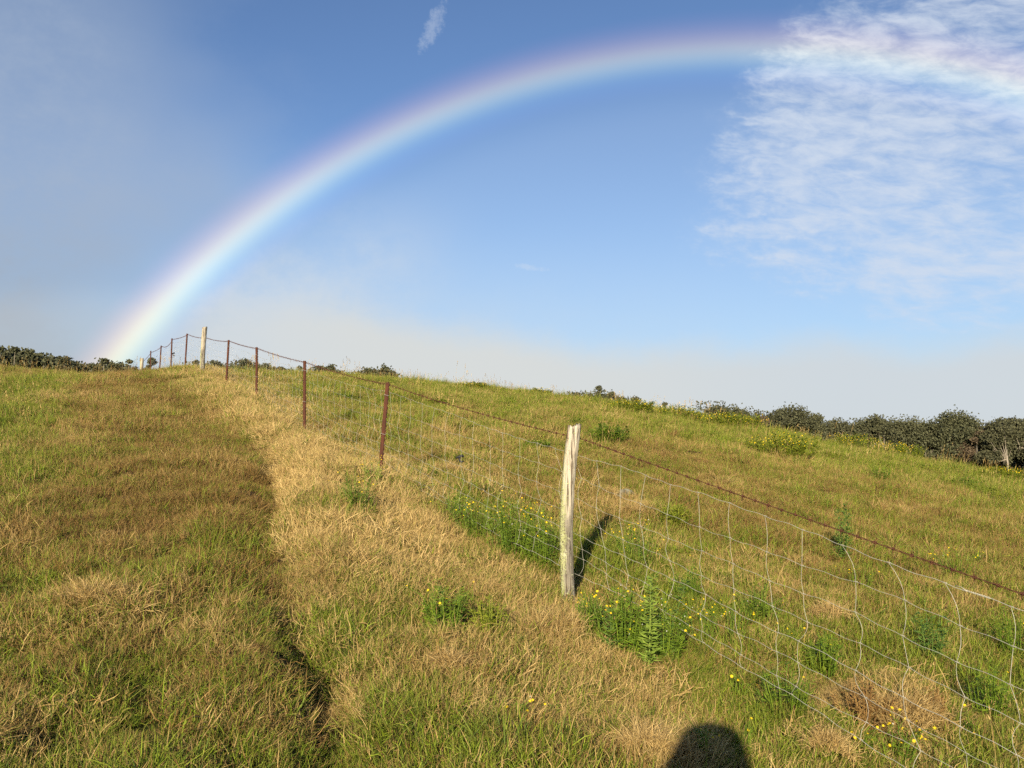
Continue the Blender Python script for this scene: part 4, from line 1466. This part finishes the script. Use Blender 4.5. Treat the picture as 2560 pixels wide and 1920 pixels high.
for (px, py, hp, wp, m_, lab) in ((1640, 1075, 22, 60, M_LEAF_Y, 'low yellow green shrub on the upper slope left of the brown dead clump'),
                                  (1890, 1118, 26, 70, M_LEAF_Y, 'yellow green shrub on the upper slope left of the broad flowered bush'),
                                  (2080, 1150, 26, 80, M_LEAF_Y, 'low green shrub right of the broad flowered bush'),
                                  (2310, 1185, 28, 90, M_LEAF_Y, 'spreading green shrub below the crest at far right'),
                                  (1340, 1120, 22, 60, M_LEAF_D, 'small dark shrub on the slope just left above the foreground post'),
                                  (1090, 1012, 18, 60, M_LEAF_Y, 'low green shrub below the crest right of the nearest steel post'),
                                  (1820, 1135, 18, 50, M_LEAF_D, 'small dark green shrub in the brown middle slope'),
                                  (2420, 1225, 30, 70, M_LEAF_D, 'dark shrub left of the brownish bush near the right edge')):
    weed('green_bush', px, py, hp, wp, lab, 'bush', m_, 34, .09, .012, 0, 0, None, 16, .7)
for (px, py, hp, wp, lab) in ((1480, 1590, 90, 70, 'wispy green weed in the grass directly right of the foreground post'),
                              (1720, 1510, 90, 90, 'wispy green weed behind the mesh right of the tall stalks'),
                              (1900, 1560, 80, 90, 'loose green weed under the middle mesh wires in the right foreground'),
                              (1960, 1790, 110, 120, 'long green weed clump between the shadow and the dead weed'),
                              (2060, 1690, 90, 90, 'wispy green weed left of the dead weed under the mesh'),
                              (2470, 1800, 110, 110, 'long green weed clump in the bottom right corner'),
                              (1140, 1310, 80, 80, 'loose green weed left of the flowering clump by the fence')):
    weed('leafy_weed', px, py, hp, wp, lab, 'weed', M_LEAF_D, 34, .10, .005, 1, 0, None, 9, .6)

M_STRAW = leaf_mat('tussock_straw', (.64, .47, .20), (.34, .22, .07))


def tussock(px, py, w_px, h_px, n, label, mat=None):
    """a hump of dead grass: long blades arching out and down from a raised crown"""
    b = gp(px, py)
    w, h = w_px * b.y / F * .5, h_px * b.y / F
    V, Fc, A = [], [], []
    for _ in range(n):
        a, q = rnd.uniform(0, 6.283), math.sqrt(rnd.uniform(0, 1)) * .75
        q *= 1 + .25 * math.sin(3 * a + px)
        root = (w * q * math.cos(a) * 1.2, w * q * math.sin(a), h * .7 * max(1 - q * q, 0) - .02)
        blade(V, Fc, A, root, a + rnd.gauss(0, 1.3), rnd.uniform(.15, 1.2), rnd.uniform(.2, 2.0), rnd.uniform(.35, 1.0) * max(min(w, .2), .09), rnd.uniform(.002, .0042), 4, 0, 0, .4)
    o = mesh_obj('straw_tussock', V, Fc, mat or M_STRAW, loc=b)
    tag(o, label, 'tussock', 'humps of dead grass')


tussock(2250, 1830, 210, 95, 1400, 'large golden straw tussock at bottom right behind the yellow flowers')
tussock(2070, 1915, 110, 110, 800, 'small round straw tussock right of the shadow at the bottom edge')
tussock(1615, 1905, 170, 90, 900, 'pale straw tussock left of the shadow at the bottom edge')
tussock(1375, 1575, 230, 36, 1200, 'broad straw heap at the foot of the foreground wooden post')
tussock(1125, 1190, 90, 36, 600, 'straw tussock by the black clip beyond the mesh')
tussock(1580, 1290, 90, 34, 500, 'straw tussock below the grey stone')
tussock(2075, 1560, 110, 60, 600, 'straw tussock under the upper mesh wires in the right foreground')
tussock(1120, 1680, 110, 60, 600, 'straw tussock left of the broad straw heap')
tussock(235, 1510, 150, 50, 700, 'pale straw tussock on the left turf above the dark pit')

# a lichen-spotted stone in the turf
def stone(px, py, w, h, label):
    b = gp(px, py)
    rr = random.Random(int(px))
    V, Fc = [], []
    nu, nv = 14, 8
    for i in range(nv + 1):
        for j in range(nu):
            a, e = 2 * math.pi * j / nu, (i / nv - .35) * math.pi / 1.3
            r = 1 + .16 * math.sin(3 * a + 1.3) + .12 * math.sin(5 * a + i) + rr.uniform(-.1, .1)
            V.append((w * r * math.cos(a) * math.cos(min(e, 1.57)), w * .7 * r * math.sin(a) * math.cos(min(e, 1.57)), h * math.sin(min(e, 1.57)) * r))
    for i in range(nv):
        for j in range(nu):
            Fc.append((i * nu + j, i * nu + (j + 1) % nu, (i + 1) * nu + (j + 1) % nu, (i + 1) * nu + j))
    Fc.append(tuple(nv * nu + j for j in range(nu)))
    m = simple_mat('lichen_stone', (.11, .10, .085), .95, .4, 16.0, .1, 0, .8, (1, 1, 1), (.24, .24, .16))
    tag(mesh_obj('stone', V, Fc, m, loc=b, smooth=False), label, 'stone')


stone(1562, 1246, .14, .10, 'grey lichen spotted stone in the turf behind the foreground post')

# ------------------------------------------------------------------ trees
def crown_mat(name, a, b):
    m, T, bs = new_mat(name)
    g = T.n('ShaderNodeNewGeometry').outputs['Random Per Island']
    ob = T.n('ShaderNodeObjectInfo').outputs['Random']
    c = T.mix(g, a, b)
    c = T.mix(T.mul(ob, .25), c, (.060, .050, .028))
    T.put(bs.inputs['Base Color'], c)
    bs.inputs['Roughness'].default_value = .7
    bs.inputs['Specular IOR Level'].default_value = .15
    return m


M_CROWN = crown_mat('gum_leaves', (.042, .048, .024), (.108, .110, .056))
M_CROWN_R = crown_mat('russet_leaves', (.085, .060, .038), (.14, .105, .065))
M_BARK = simple_mat('pale_bark', (.36, .32, .25), .85, .4, 3.0, .1, 0, .3, (1, 1, .3), (.22, .18, .13))


def tree(px, top_py, w_px, Y, label, style='gum', trunk_px=None, seed=0, low=.10, dens=1.0, group='trees behind the hill', crown=None, fork=False):
    rr = random.Random(seed * 13 + int(px))
    tp = at(px, top_py, Y)
    gz = hz(tp.x, tp.y)
    H = tp.z - gz
    w_px = w_px * (1.25 if group.startswith('gum tree row') else 1.1)
    Rw = w_px / F * Y * .5
    root = empty('gum_tree' if style == 'gum' else 'shrub_tree', (tp.x, tp.y, gz))
    tag(root, label, 'tree', group)
    tb, cb = MB(), MB()
    tx = (at(trunk_px, 1040, Y).x - tp.x) if trunk_px else rr.uniform(-.2, .2) * Rw
    ty = -Rw * .85 if trunk_px else 0.0
    r0 = max(.10, H * .020)
    split = H * (.52 if fork else .4)
    base = [Vector((tx, ty, -.4)), Vector((tx + .03 * H * rr.uniform(-1, 1), ty * .95, split * .5)), Vector((tx + .05 * H * rr.uniform(-1, 1), ty * .85, split))]
    tb.tube(base, [r0 * 1.25, r0, r0 * .8], 8)
    # blobs of foliage held by limbs
    nb = max(10, int(12 + w_px / 5))
    blobs = []
    for i in range(nb):
        u = rr.uniform(-1, 1)
        v = rr.uniform(0, 1)
        top_lim = 1 - .34 * u * u - rr.uniform(0, .13)
        z = H * (low + (top_lim - low) * (v ** .75))
        b = Vector((u * Rw * .78, rr.uniform(-.7, .7) * Rw, z))
        br = Rw * rr.choice((.16, .20, .26, .34, .42)) * rr.uniform(.9, 1.15)
        br = min(br, H * .22)
        blobs.append((b, br))
    blobs.append((Vector((rr.uniform(-.2, .2) * Rw, 0, H - min(Rw * .3, H * .15))), min(Rw * .36, H * .17)))
    for (b, br) in blobs:
        s = base[2].lerp(base[1], rr.uniform(0, .6))
        mid = s.lerp(b, .5) + Vector((0, 0, -.06 * H))
        tb.tube([s, mid, b + Vector((0, 0, br * .3))], [r0 * .45, r0 * .3, r0 * .12], 5, False)
        n = int(dens * (90 + 330 * (br / .9) ** 2))
        n = min(n, 600)
        for _ in range(n):
            d = Vector((rr.gauss(0, 1), rr.gauss(0, 1), rr.gauss(0, .8)))
            d.normalize()
            q = rr.uniform(.2, 1.0) ** .6 * (1 + .45 * rr.random() ** 5)
            p = b + Vector((d.x * br * 1.15, d.y * br, d.z * br * .85)) * q
            if p.z < .1:
                p.z = .1
            L = rr.uniform(.10, .22) * (Y / 110) ** .5
            a1 = Vector((rr.gauss(0, 1), rr.gauss(0, 1), rr.gauss(0, 1) - .3)).normalized()
            a2 = a1.orthogonal().normalized()
            a2 = (a2 * math.cos(p.x * 9) + a1.cross(a2) * math.sin(p.x * 9)) * L * .55
            cb.quad(p - a1 * L * .6, p + a2, p + a1 * L * .9, p - a2)
    if style == 'gum':
        # pale limbs that show through the front of the crown
        for _ in range(1 + int(w_px / 45)):
            x0 = rr.uniform(-.7, .7) * Rw
            z0 = H * rr.uniform(.0, .35)
            yf = -Rw * rr.uniform(.75, 1.0)
            ln = H * rr.uniform(.15, .4)
            dx_ = rr.uniform(-.25, .25) * ln
            tb.tube([Vector((x0, yf * .9, z0)), Vector((x0 + dx_ * .3, yf, z0 + ln * .5)), Vector((x0 + dx_, yf * .85, z0 + ln))], [r0 * .38, r0 * .30, r0 * .14], 6)
    if fork:
        t0 = base[2]
        tb.tube([t0, t0 + Vector((.06 * H, -.2, .08 * H)), t0 + Vector((.14 * H, -.3, .20 * H))], [r0 * .7, r0 * .55, r0 * .3], 7)
        tb.tube([t0, t0 + Vector((-.02 * H, -.2, .10 * H)), t0 + Vector((.01 * H, -.3, .24 * H))], [r0 * .6, r0 * .5, r0 * .3], 7)
    tb.build('trunk', M_BARK, root, True)
    cb.build('crown', crown or M_CROWN, root)
    return root


RT = 'gum tree row beyond the crest at right'
tree(1722, 1028, 74, 118, 'small dark tree at the left end of the right tree row', seed=1, group=RT)
tree(1785, 1012, 90, 116, 'rounded dark tree near the left end of the right tree row', seed=2, group=RT)
tree(1848, 1018, 84, 118, 'second rounded tree of the right row, before the russet one', seed=3, group=RT)
tree(1900, 1040, 60, 112, 'russet tinged low tree left of the big gap in the row', seed=4, group=RT, crown=M_CROWN_R)
tree(1982, 1020, 134, 114, 'broad dome shaped tree just left of the sky notch in the row', seed=5, group=RT, dens=1.2)
tree(2045, 1038, 58, 116, 'narrow tree at the left rim of the sky notch', seed=6, group=RT)
tree(2106, 1046, 110, 115, 'broad tree at the right rim of the sky notch with a pale trunk', seed=7, group=RT, trunk_px=2148, dens=1.2)
tree(2182, 1042, 100, 114, 'tall tree with a pale forked trunk in the middle of the row', seed=8, group=RT, trunk_px=2196)
tree(2240, 1048, 90, 116, 'middle tree of the right row behind the flowered bushes', seed=9, group=RT)
tree(2310, 1054, 90, 115, 'flat topped tree left of the tallest dome at right', seed=10, group=RT)
tree(2388, 1036, 132, 114, 'tallest domed tree in the right part of the row', seed=11, group=RT, dens=1.2)
tree(2446, 1074, 80, 112, 'low russet tinged tree in the dip near the right edge', seed=12, group=RT, crown=M_CROWN_R)
tree(2522, 1042, 124, 110, 'tree at the right edge with a tall pale forked trunk', seed=13, group=RT, trunk_px=2543, low=.28, fork=True, dens=1.2)
tree(2492, 1070, 70, 108, 'tree with a pale crooked trunk second from the right edge', seed=14, group=RT, trunk_px=2494, low=.22)
tree(2600, 1038, 110, 112, 'tree crown cut off by the right edge', seed=15, group=RT)
MT = 'distant trees over the middle of the crest'
tree(1440, 984, 54, 122, 'low dark tree at the left of the group over the middle crest', 'shrub', seed=21, group=MT)
tree(1472, 982, 46, 120, 'bushy dark tree left of the tall thin one', 'shrub', seed=22, group=MT)
tree(1498, 964, 40, 118, 'tall thin open tree standing above the middle crest', seed=23, low=.5, group=MT)
tree(1532, 980, 40, 118, 'small round tree right of the tall thin one', 'shrub', seed=24, group=MT)
tree(1553, 992, 26, 118, 'smallest tuft of a tree between the two round trees', 'shrub', seed=25, group=MT)
tree(1593, 991, 60, 118, 'smooth domed lone tree over the crest', 'shrub', seed=26, group=MT, dens=1.3)
tree(1663, 1006, 28, 118, 'tiny lone tree before the right row begins', 'shrub', seed=27, group=MT)
tree(830, 912, 54, 112, 'left one of two bushy trees behind the second and first steel posts', 'shrub', seed=28, group=MT)
tree(800, 914, 40, 112, 'small tree right behind the second steel post', 'shrub', seed=29, group=MT)
tree(926, 919, 58, 112, 'left half of the tree pair seen above the nearest steel post', 'shrub', seed=30, group=MT)
tree(962, 915, 48, 112, 'right half of the tree pair seen above the nearest steel post', 'shrub', seed=31, group=MT)
LT = 'trees over the left crest'
tree(752, 916, 30, 110, 'small tree left of the second steel post', 'shrub', seed=32, group=LT)
tree(706, 916, 44, 110, 'low tree between the second and third steel posts', 'shrub', seed=33, group=LT)
tree(668, 908, 52, 110, 'low tree right of the third steel post', 'shrub', seed=34, group=LT)
tree(612, 896, 62, 108, 'tree between the third and fourth steel posts', 'shrub', seed=35, group=LT)
tree(540, 900, 56, 108, 'tree right of the wooden crest post', 'shrub', seed=36, group=LT)
tree(488, 900, 34, 108, 'small tree left of the wooden crest post', 'shrub', seed=37, group=LT)
tree(376, 894, 40, 90, 'open tree behind the far end of the fence', seed=38, group=LT, low=.4)
tree(320, 898, 36, 90, 'pointed dark tree left of the far fence end', 'shrub', seed=39, group=LT)
tree(288, 908, 50, 88, 'bluish tree at the foot of the rainbow', 'shrub', seed=40, group=LT)
tree(256, 894, 52, 88, 'tree with a raised top standing at the foot of the rainbow', 'shrub', seed=41, group=LT)
tree(225, 908, 44, 86, 'low green tree left of the rainbow foot', 'shrub', seed=42, group=LT)
tree(160, 890, 64, 84, 'low broad tree at the right end of the left cluster', 'shrub', seed=43, group=LT)
tree(118, 890, 44, 84, 'small tree inside the left cluster', 'shrub', seed=44, group=LT)
tree(76, 872, 54, 84, 'rounded dark tree in the middle of the left cluster', 'shrub', seed=45, group=LT, dens=1.3)
tree(38, 866, 46, 84, 'second dark tree from the left edge', 'shrub', seed=46, group=LT, dens=1.3)
tree(6, 864, 44, 84, 'dark tree cut by the left edge', 'shrub', seed=47, group=LT, dens=1.3)
tree(-40, 862, 60, 84, 'tree just outside the left edge', 'shrub', seed=48, group=LT)

# dense scrub under and between the trees: one mass each
def scrub(label, prof, depth, bottom, seed, n=46):
    ub = MB()
    rr = random.Random(seed)
    xs, ys = [a for a, _ in prof], [b for _, b in prof]
    for px in np.arange(xs[0], xs[-1], 6):
        top = float(np.interp(px, xs, ys)) + rr.uniform(-5, 9)
        for k in range(2):
            Y = depth + rr.uniform(-3, 5)
            hi = at(px, top, Y)
            lo = max(hz(hi.x, hi.y), at(px, bottom, Y).z - .6)
            lump = rr.uniform(.75, 1.1)
            for _ in range(n):
                t = rr.random() ** .8
                p = Vector((hi.x + rr.gauss(0, .45), hi.y + rr.gauss(0, .8), lo + (hi.z - lo) * t * lump))
                a1 = Vector((rr.gauss(0, 1), rr.gauss(0, 1), rr.gauss(0, 1))).normalized()
                a2 = a1.orthogonal().normalized() * .13
                ub.quad(p - a1 * .16, p + a2, p + a1 * .20, p - a2)
    tag(ub.build('scrub', M_CROWN), label, 'scrub', kind='stuff')


scrub('dark scrub filling the gaps under the right tree row', [(1680, 1036), (1740, 1022), (1800, 1014), (1900, 1034), (1930, 1038), (1985, 1026), (2050, 1060), (2110, 1050), (2200, 1046), (2300, 1054), (2390, 1048), (2440, 1076), (2480, 1074), (2530, 1054), (2640, 1052)], 120, 1180, 99, 170)
scrub('low dark scrub behind the left crest', [(-60, 868), (60, 876), (120, 892), (190, 902)], 88, 940, 98, 110)
scrub('low scrub at the foot of the rainbow', [(205, 925), (225, 912), (270, 905), (325, 912), (345, 925)], 92, 945, 97, 100)
scrub('thin scrub behind the fence at the crest', [(460, 915), (520, 905), (560, 912), (600, 903), (640, 908), (680, 918), (730, 926)], 112, 940, 96, 90)
scrub('scrub between the tree pair above the nearest steel post', [(895, 934), (925, 921), (965, 918), (990, 932)], 114, 950, 94, 70)
scrub('scrub round the two bushy trees right of the second steel post', [(780, 928), (800, 917), (830, 914), (862, 930)], 114, 945, 93, 70)
scrub('low scrub over the middle crest', [(1395, 994), (1440, 980), (1480, 978), (1530, 982), (1575, 996)], 122, 1030, 95, 80)

# ------------------------------------------------------------------ the photographer, whose shadow falls at the bottom of the picture
M_SKIN = simple_mat('skin', (.46, .27, .18), .55, .12, 20.0, .3)
M_SHIRT = simple_mat('shirt', (.10, .16, .28), .9, .25, 60.0, .1)
M_PANTS = simple_mat('trousers', (.07, .065, .06), .9, .25, 60.0, .1)
M_BOOT = simple_mat('boot_leather', (.08, .045, .025), .7, .3, 40.0, .3)
M_HAIR = simple_mat('hair', (.04, .025, .015), .6, .3, 80.0, .3)
M_GLASS = simple_mat('phone_shell', (.02, .02, .022), .3, .1, 40.0, .5)

HX, HY = 0.0, -.34                # head stands behind the raised phone
gzp = hz(0, -.42)


def skin_mesh(name, verts, edges, radii, mat, parent, root=0, sub=2):
    me = bpy.data.meshes.new(name)
    me.from_pydata([tuple(v) for v in verts], edges, [])
    me.materials.append(mat)
    o = bpy.data.objects.new(name, me)
    COL.objects.link(o)
    o.parent = parent
    sk = o.modifiers.new('skin', 'SKIN')
    sk.use_smooth_shade = True
    lay = me.skin_vertices[0].data if me.skin_vertices else None
    if lay is None:
        bpy.context.view_layer.objects.active = o
        lay = me.skin_vertices[0].data
    for i, r in enumerate(radii):
        rx, ry = (r, r) if not isinstance(r, tuple) else r
        lay[i].radius = (rx, ry)
        lay[i].use_root = (i == root)
    s = o.modifiers.new('sub', 'SUBSURF')
    s.levels = s.render_levels = sub
    return o


person = empty('person', (0, -.42, gzp))
tag(person, 'person in a blue jacket, hooded to round the shadow, and dark trousers holding up a phone with both hands', 'person')
PO = Vector((0, -.42, gzp))


def L(x, y, z):
    return Vector((x, y, z)) - PO


zh = gzp + 1.0                     # pelvis height
body_v = [L(0, -.44, zh), L(0, -.44, zh + .14), L(0, -.43, zh + .30), L(0, -.42, zh + .46), L(0, -.40, zh + .53), L(0, -.36, zh + .58), L(0, -.33, zh + .66), L(0, -.34, zh + .74)]
body_r = [(.155, .105), (.135, .095), (.155, .105), (.15, .09), (.06, .06), (.075, .085), (.078, .095), (.06, .075)]
ed = [(i, i + 1) for i in range(7)]
for s in (-1, 1):
    n = len(body_v)
    body_v += [L(.10 * s, -.44, zh - .06), L(.115 * s, -.42, zh - .48), L(.125 * s, -.45, gzp + .10), L(.13 * s, -.36, gzp + .045), L(.135 * s, -.28, gzp + .035)]
    body_r += [(.095, .095), (.062, .065), (.042, .045), (.045, .04), (.04, .03)]
    ed += [(0, n), (n, n + 1), (n + 1, n + 2), (n + 2, n + 3), (n + 3, n + 4)]
    n = len(body_v)
    body_v += [L(.17 * s, -.42, zh + .47), L(.26 * s, -.24, zh + .30), L(.17 * s, -.10, zh + .46), L(.115 * s, -.055, -.03)]
    body_r += [(.062, .062), (.044, .044), (.034, .034), (.026, .034)]
    ed += [(3, n), (n, n + 1), (n + 1, n + 2), (n + 2, n + 3)]
    # fingers round the ends of the phone, thumb behind it
    hnd = n + 3
    for q, (dz_, ln) in enumerate(((.024, .9), (.008, 1.0), (-.009, .95), (-.025, .8))):
        n = len(body_v)
        body_v += [L(.103 * s, -.030, dz_), L(.095 * s, -.002, dz_ * .95), L(.080 * s, .006, dz_ * .9)]
        body_r += [(.009, .009), (.008, .008), (.007, .007)]
        ed += [(hnd, n), (n, n + 1), (n + 1, n + 2)]
    n = len(body_v)
    body_v += [L(.100 * s, -.060, .006), L(.075 * s, -.048, .012), L(.055 * s, -.034, .012)]
    body_r += [(.012, .012), (.010, .010), (.008, .008)]
    ed += [(hnd, n), (n, n + 1), (n + 1, n + 2)]
skin_mesh('body', body_v, ed, body_r, M_SKIN, person)
# clothes over the body
shirt_v = [L(0, -.44, zh + .02), L(0, -.44, zh + .14), L(0, -.43, zh + .30), L(0, -.42, zh + .46), L(0, -.405, zh + .53)]
shirt_r = [(.172, .122), (.152, .112), (.172, .122), (.175, .12), (.10, .09)]
se = [(0, 1), (1, 2), (2, 3), (3, 4)]
for s in (-1, 1):
    n = len(shirt_v)
    shirt_v += [L(.175 * s, -.42, zh + .48), L(.225 * s, -.32, zh + .38), L(.255 * s, -.25, zh + .31)]
    shirt_r += [(.098, .095), (.078, .078), (.062, .062)]
    se += [(3, n), (n, n + 1), (n + 1, n + 2)]
skin_mesh('jacket', shirt_v, se, shirt_r, M_SHIRT, person)
tr_v = [L(0, -.44, zh + .06), L(0, -.44, zh - .02)]
tr_r = [(.168, .118), (.165, .12)]
te = [(0, 1)]
for s in (-1, 1):
    n = len(tr_v)
    tr_v += [L(.10 * s, -.44, zh - .10), L(.115 * s, -.42, zh - .48), L(.125 * s, -.44, gzp + .12)]
    tr_r += [(.108, .108), (.08, .082), (.068, .07)]
    te += [(1, n), (n, n + 1), (n + 1, n + 2)]
skin_mesh('trousers', tr_v, te, tr_r, M_PANTS, person)
for s in (-1, 1):
    skin_mesh('boot', [L(.125 * s, -.46, gzp + .13), L(.125 * s, -.46, gzp + .055), L(.13 * s, -.36, gzp + .05), L(.135 * s, -.26, gzp + .04)], [(0, 1), (1, 2), (2, 3)],
              [(.06, .06), (.062, .055), (.055, .045), (.05, .035)], M_BOOT, person)
hd = L(0, -.34, zh + .66)
# face: nose, eyes, ears, mouth
nb_ = MB()
nb_.tube([hd + Vector((0, .088, .03)), hd + Vector((0, .103, .0)), hd + Vector((0, .118, -.022)), hd + Vector((0, .09, -.035))], [.008, .011, .015, .008], 8)
nb_.build('nose', M_SKIN, person, True)
for s in (-1, 1):
    e = MB()
    for a in range(1):
        e.tube([hd + Vector((.032 * s - .014, .088, .022)), hd + Vector((.032 * s, .096, .024)), hd + Vector((.032 * s + .014, .088, .022))], [.004, .009, .004], 8)
    e.build('eye', M_GLASS, person, True)
    e = MB()
    e.tube([hd + Vector((.080 * s, -.01, -.03)), hd + Vector((.090 * s, -.016, 0)), hd + Vector((.086 * s, -.012, .03))], [.008, .014, .010], 8)
    e.build('ear', M_SKIN, person, True)
e = MB()
e.tube([hd + Vector((-.024, .086, -.058)), hd + Vector((0, .095, -.060)), hd + Vector((.024, .086, -.058))], [.003, .007, .003], 8)
e.build('mouth', simple_mat('lips', (.40, .17, .13), .5, .1), person, True)
hb = MB()
for ring in range(6):
    pass
hv, hf = [], []
for i in range(7):
    for j in range(18):
        a, el_ = 2 * math.pi * j / 18, -.7 + i * .32
        k = 1.0 if math.sin(a) < .35 else .93
        hv.append(hd + Vector((.086 * k * math.cos(a) * math.cos(el_), -.012 + .104 * k * math.sin(a) * math.cos(el_), .012 + .105 * math.sin(el_))))
for i in range(6):
    for j in range(18):
        if i < 3 and math.sin(2 * math.pi * (j + .5) / 18) > .3:
            continue
        hf.append((i * 18 + j, i * 18 + (j + 1) % 18, (i + 1) * 18 + (j + 1) % 18, (i + 1) * 18 + j))
mesh_obj('hair', hv, hf, M_HAIR, person, True)
# unseen hood added to round the cast shadow, open at the face
hv, hf = [], []
prof = [(.215, -.17), (.20, -.11), (.180, -.05), (.168, .01), (.160, .06), (.142, .105), (.105, .140), (.055, .158), (.001, .162)]
for (r_, z_) in prof:
    for j in range(28):
        a = 2 * math.pi * j / 28
        hv.append(hd + Vector((r_ * math.cos(a), -.035 + r_ * .95 * math.sin(a), z_ + .004 * math.sin(5 * a))))
for i in range(len(prof) - 1):
    for j in range(28):
        if 1 <= i <= 4 and math.sin(2 * math.pi * (j + .5) / 28) > .70:
            continue
        hf.append((i * 28 + j, i * 28 + (j + 1) % 28, (i + 1) * 28 + (j + 1) % 28, (i + 1) * 28 + j))
mesh_obj('shadow_hood', hv, hf, M_SHIRT, person, True)
ph = MB()
ph.box((-.072, -.022, -.036), (.072, -.012, .036))
phone = ph.build('phone', M_GLASS, None)
tag(phone, 'black phone held up sideways in front of the face of the photographer', 'phone')
bv = phone.modifiers.new('bevel', 'BEVEL')
bv.width = .004
bv.segments = 3
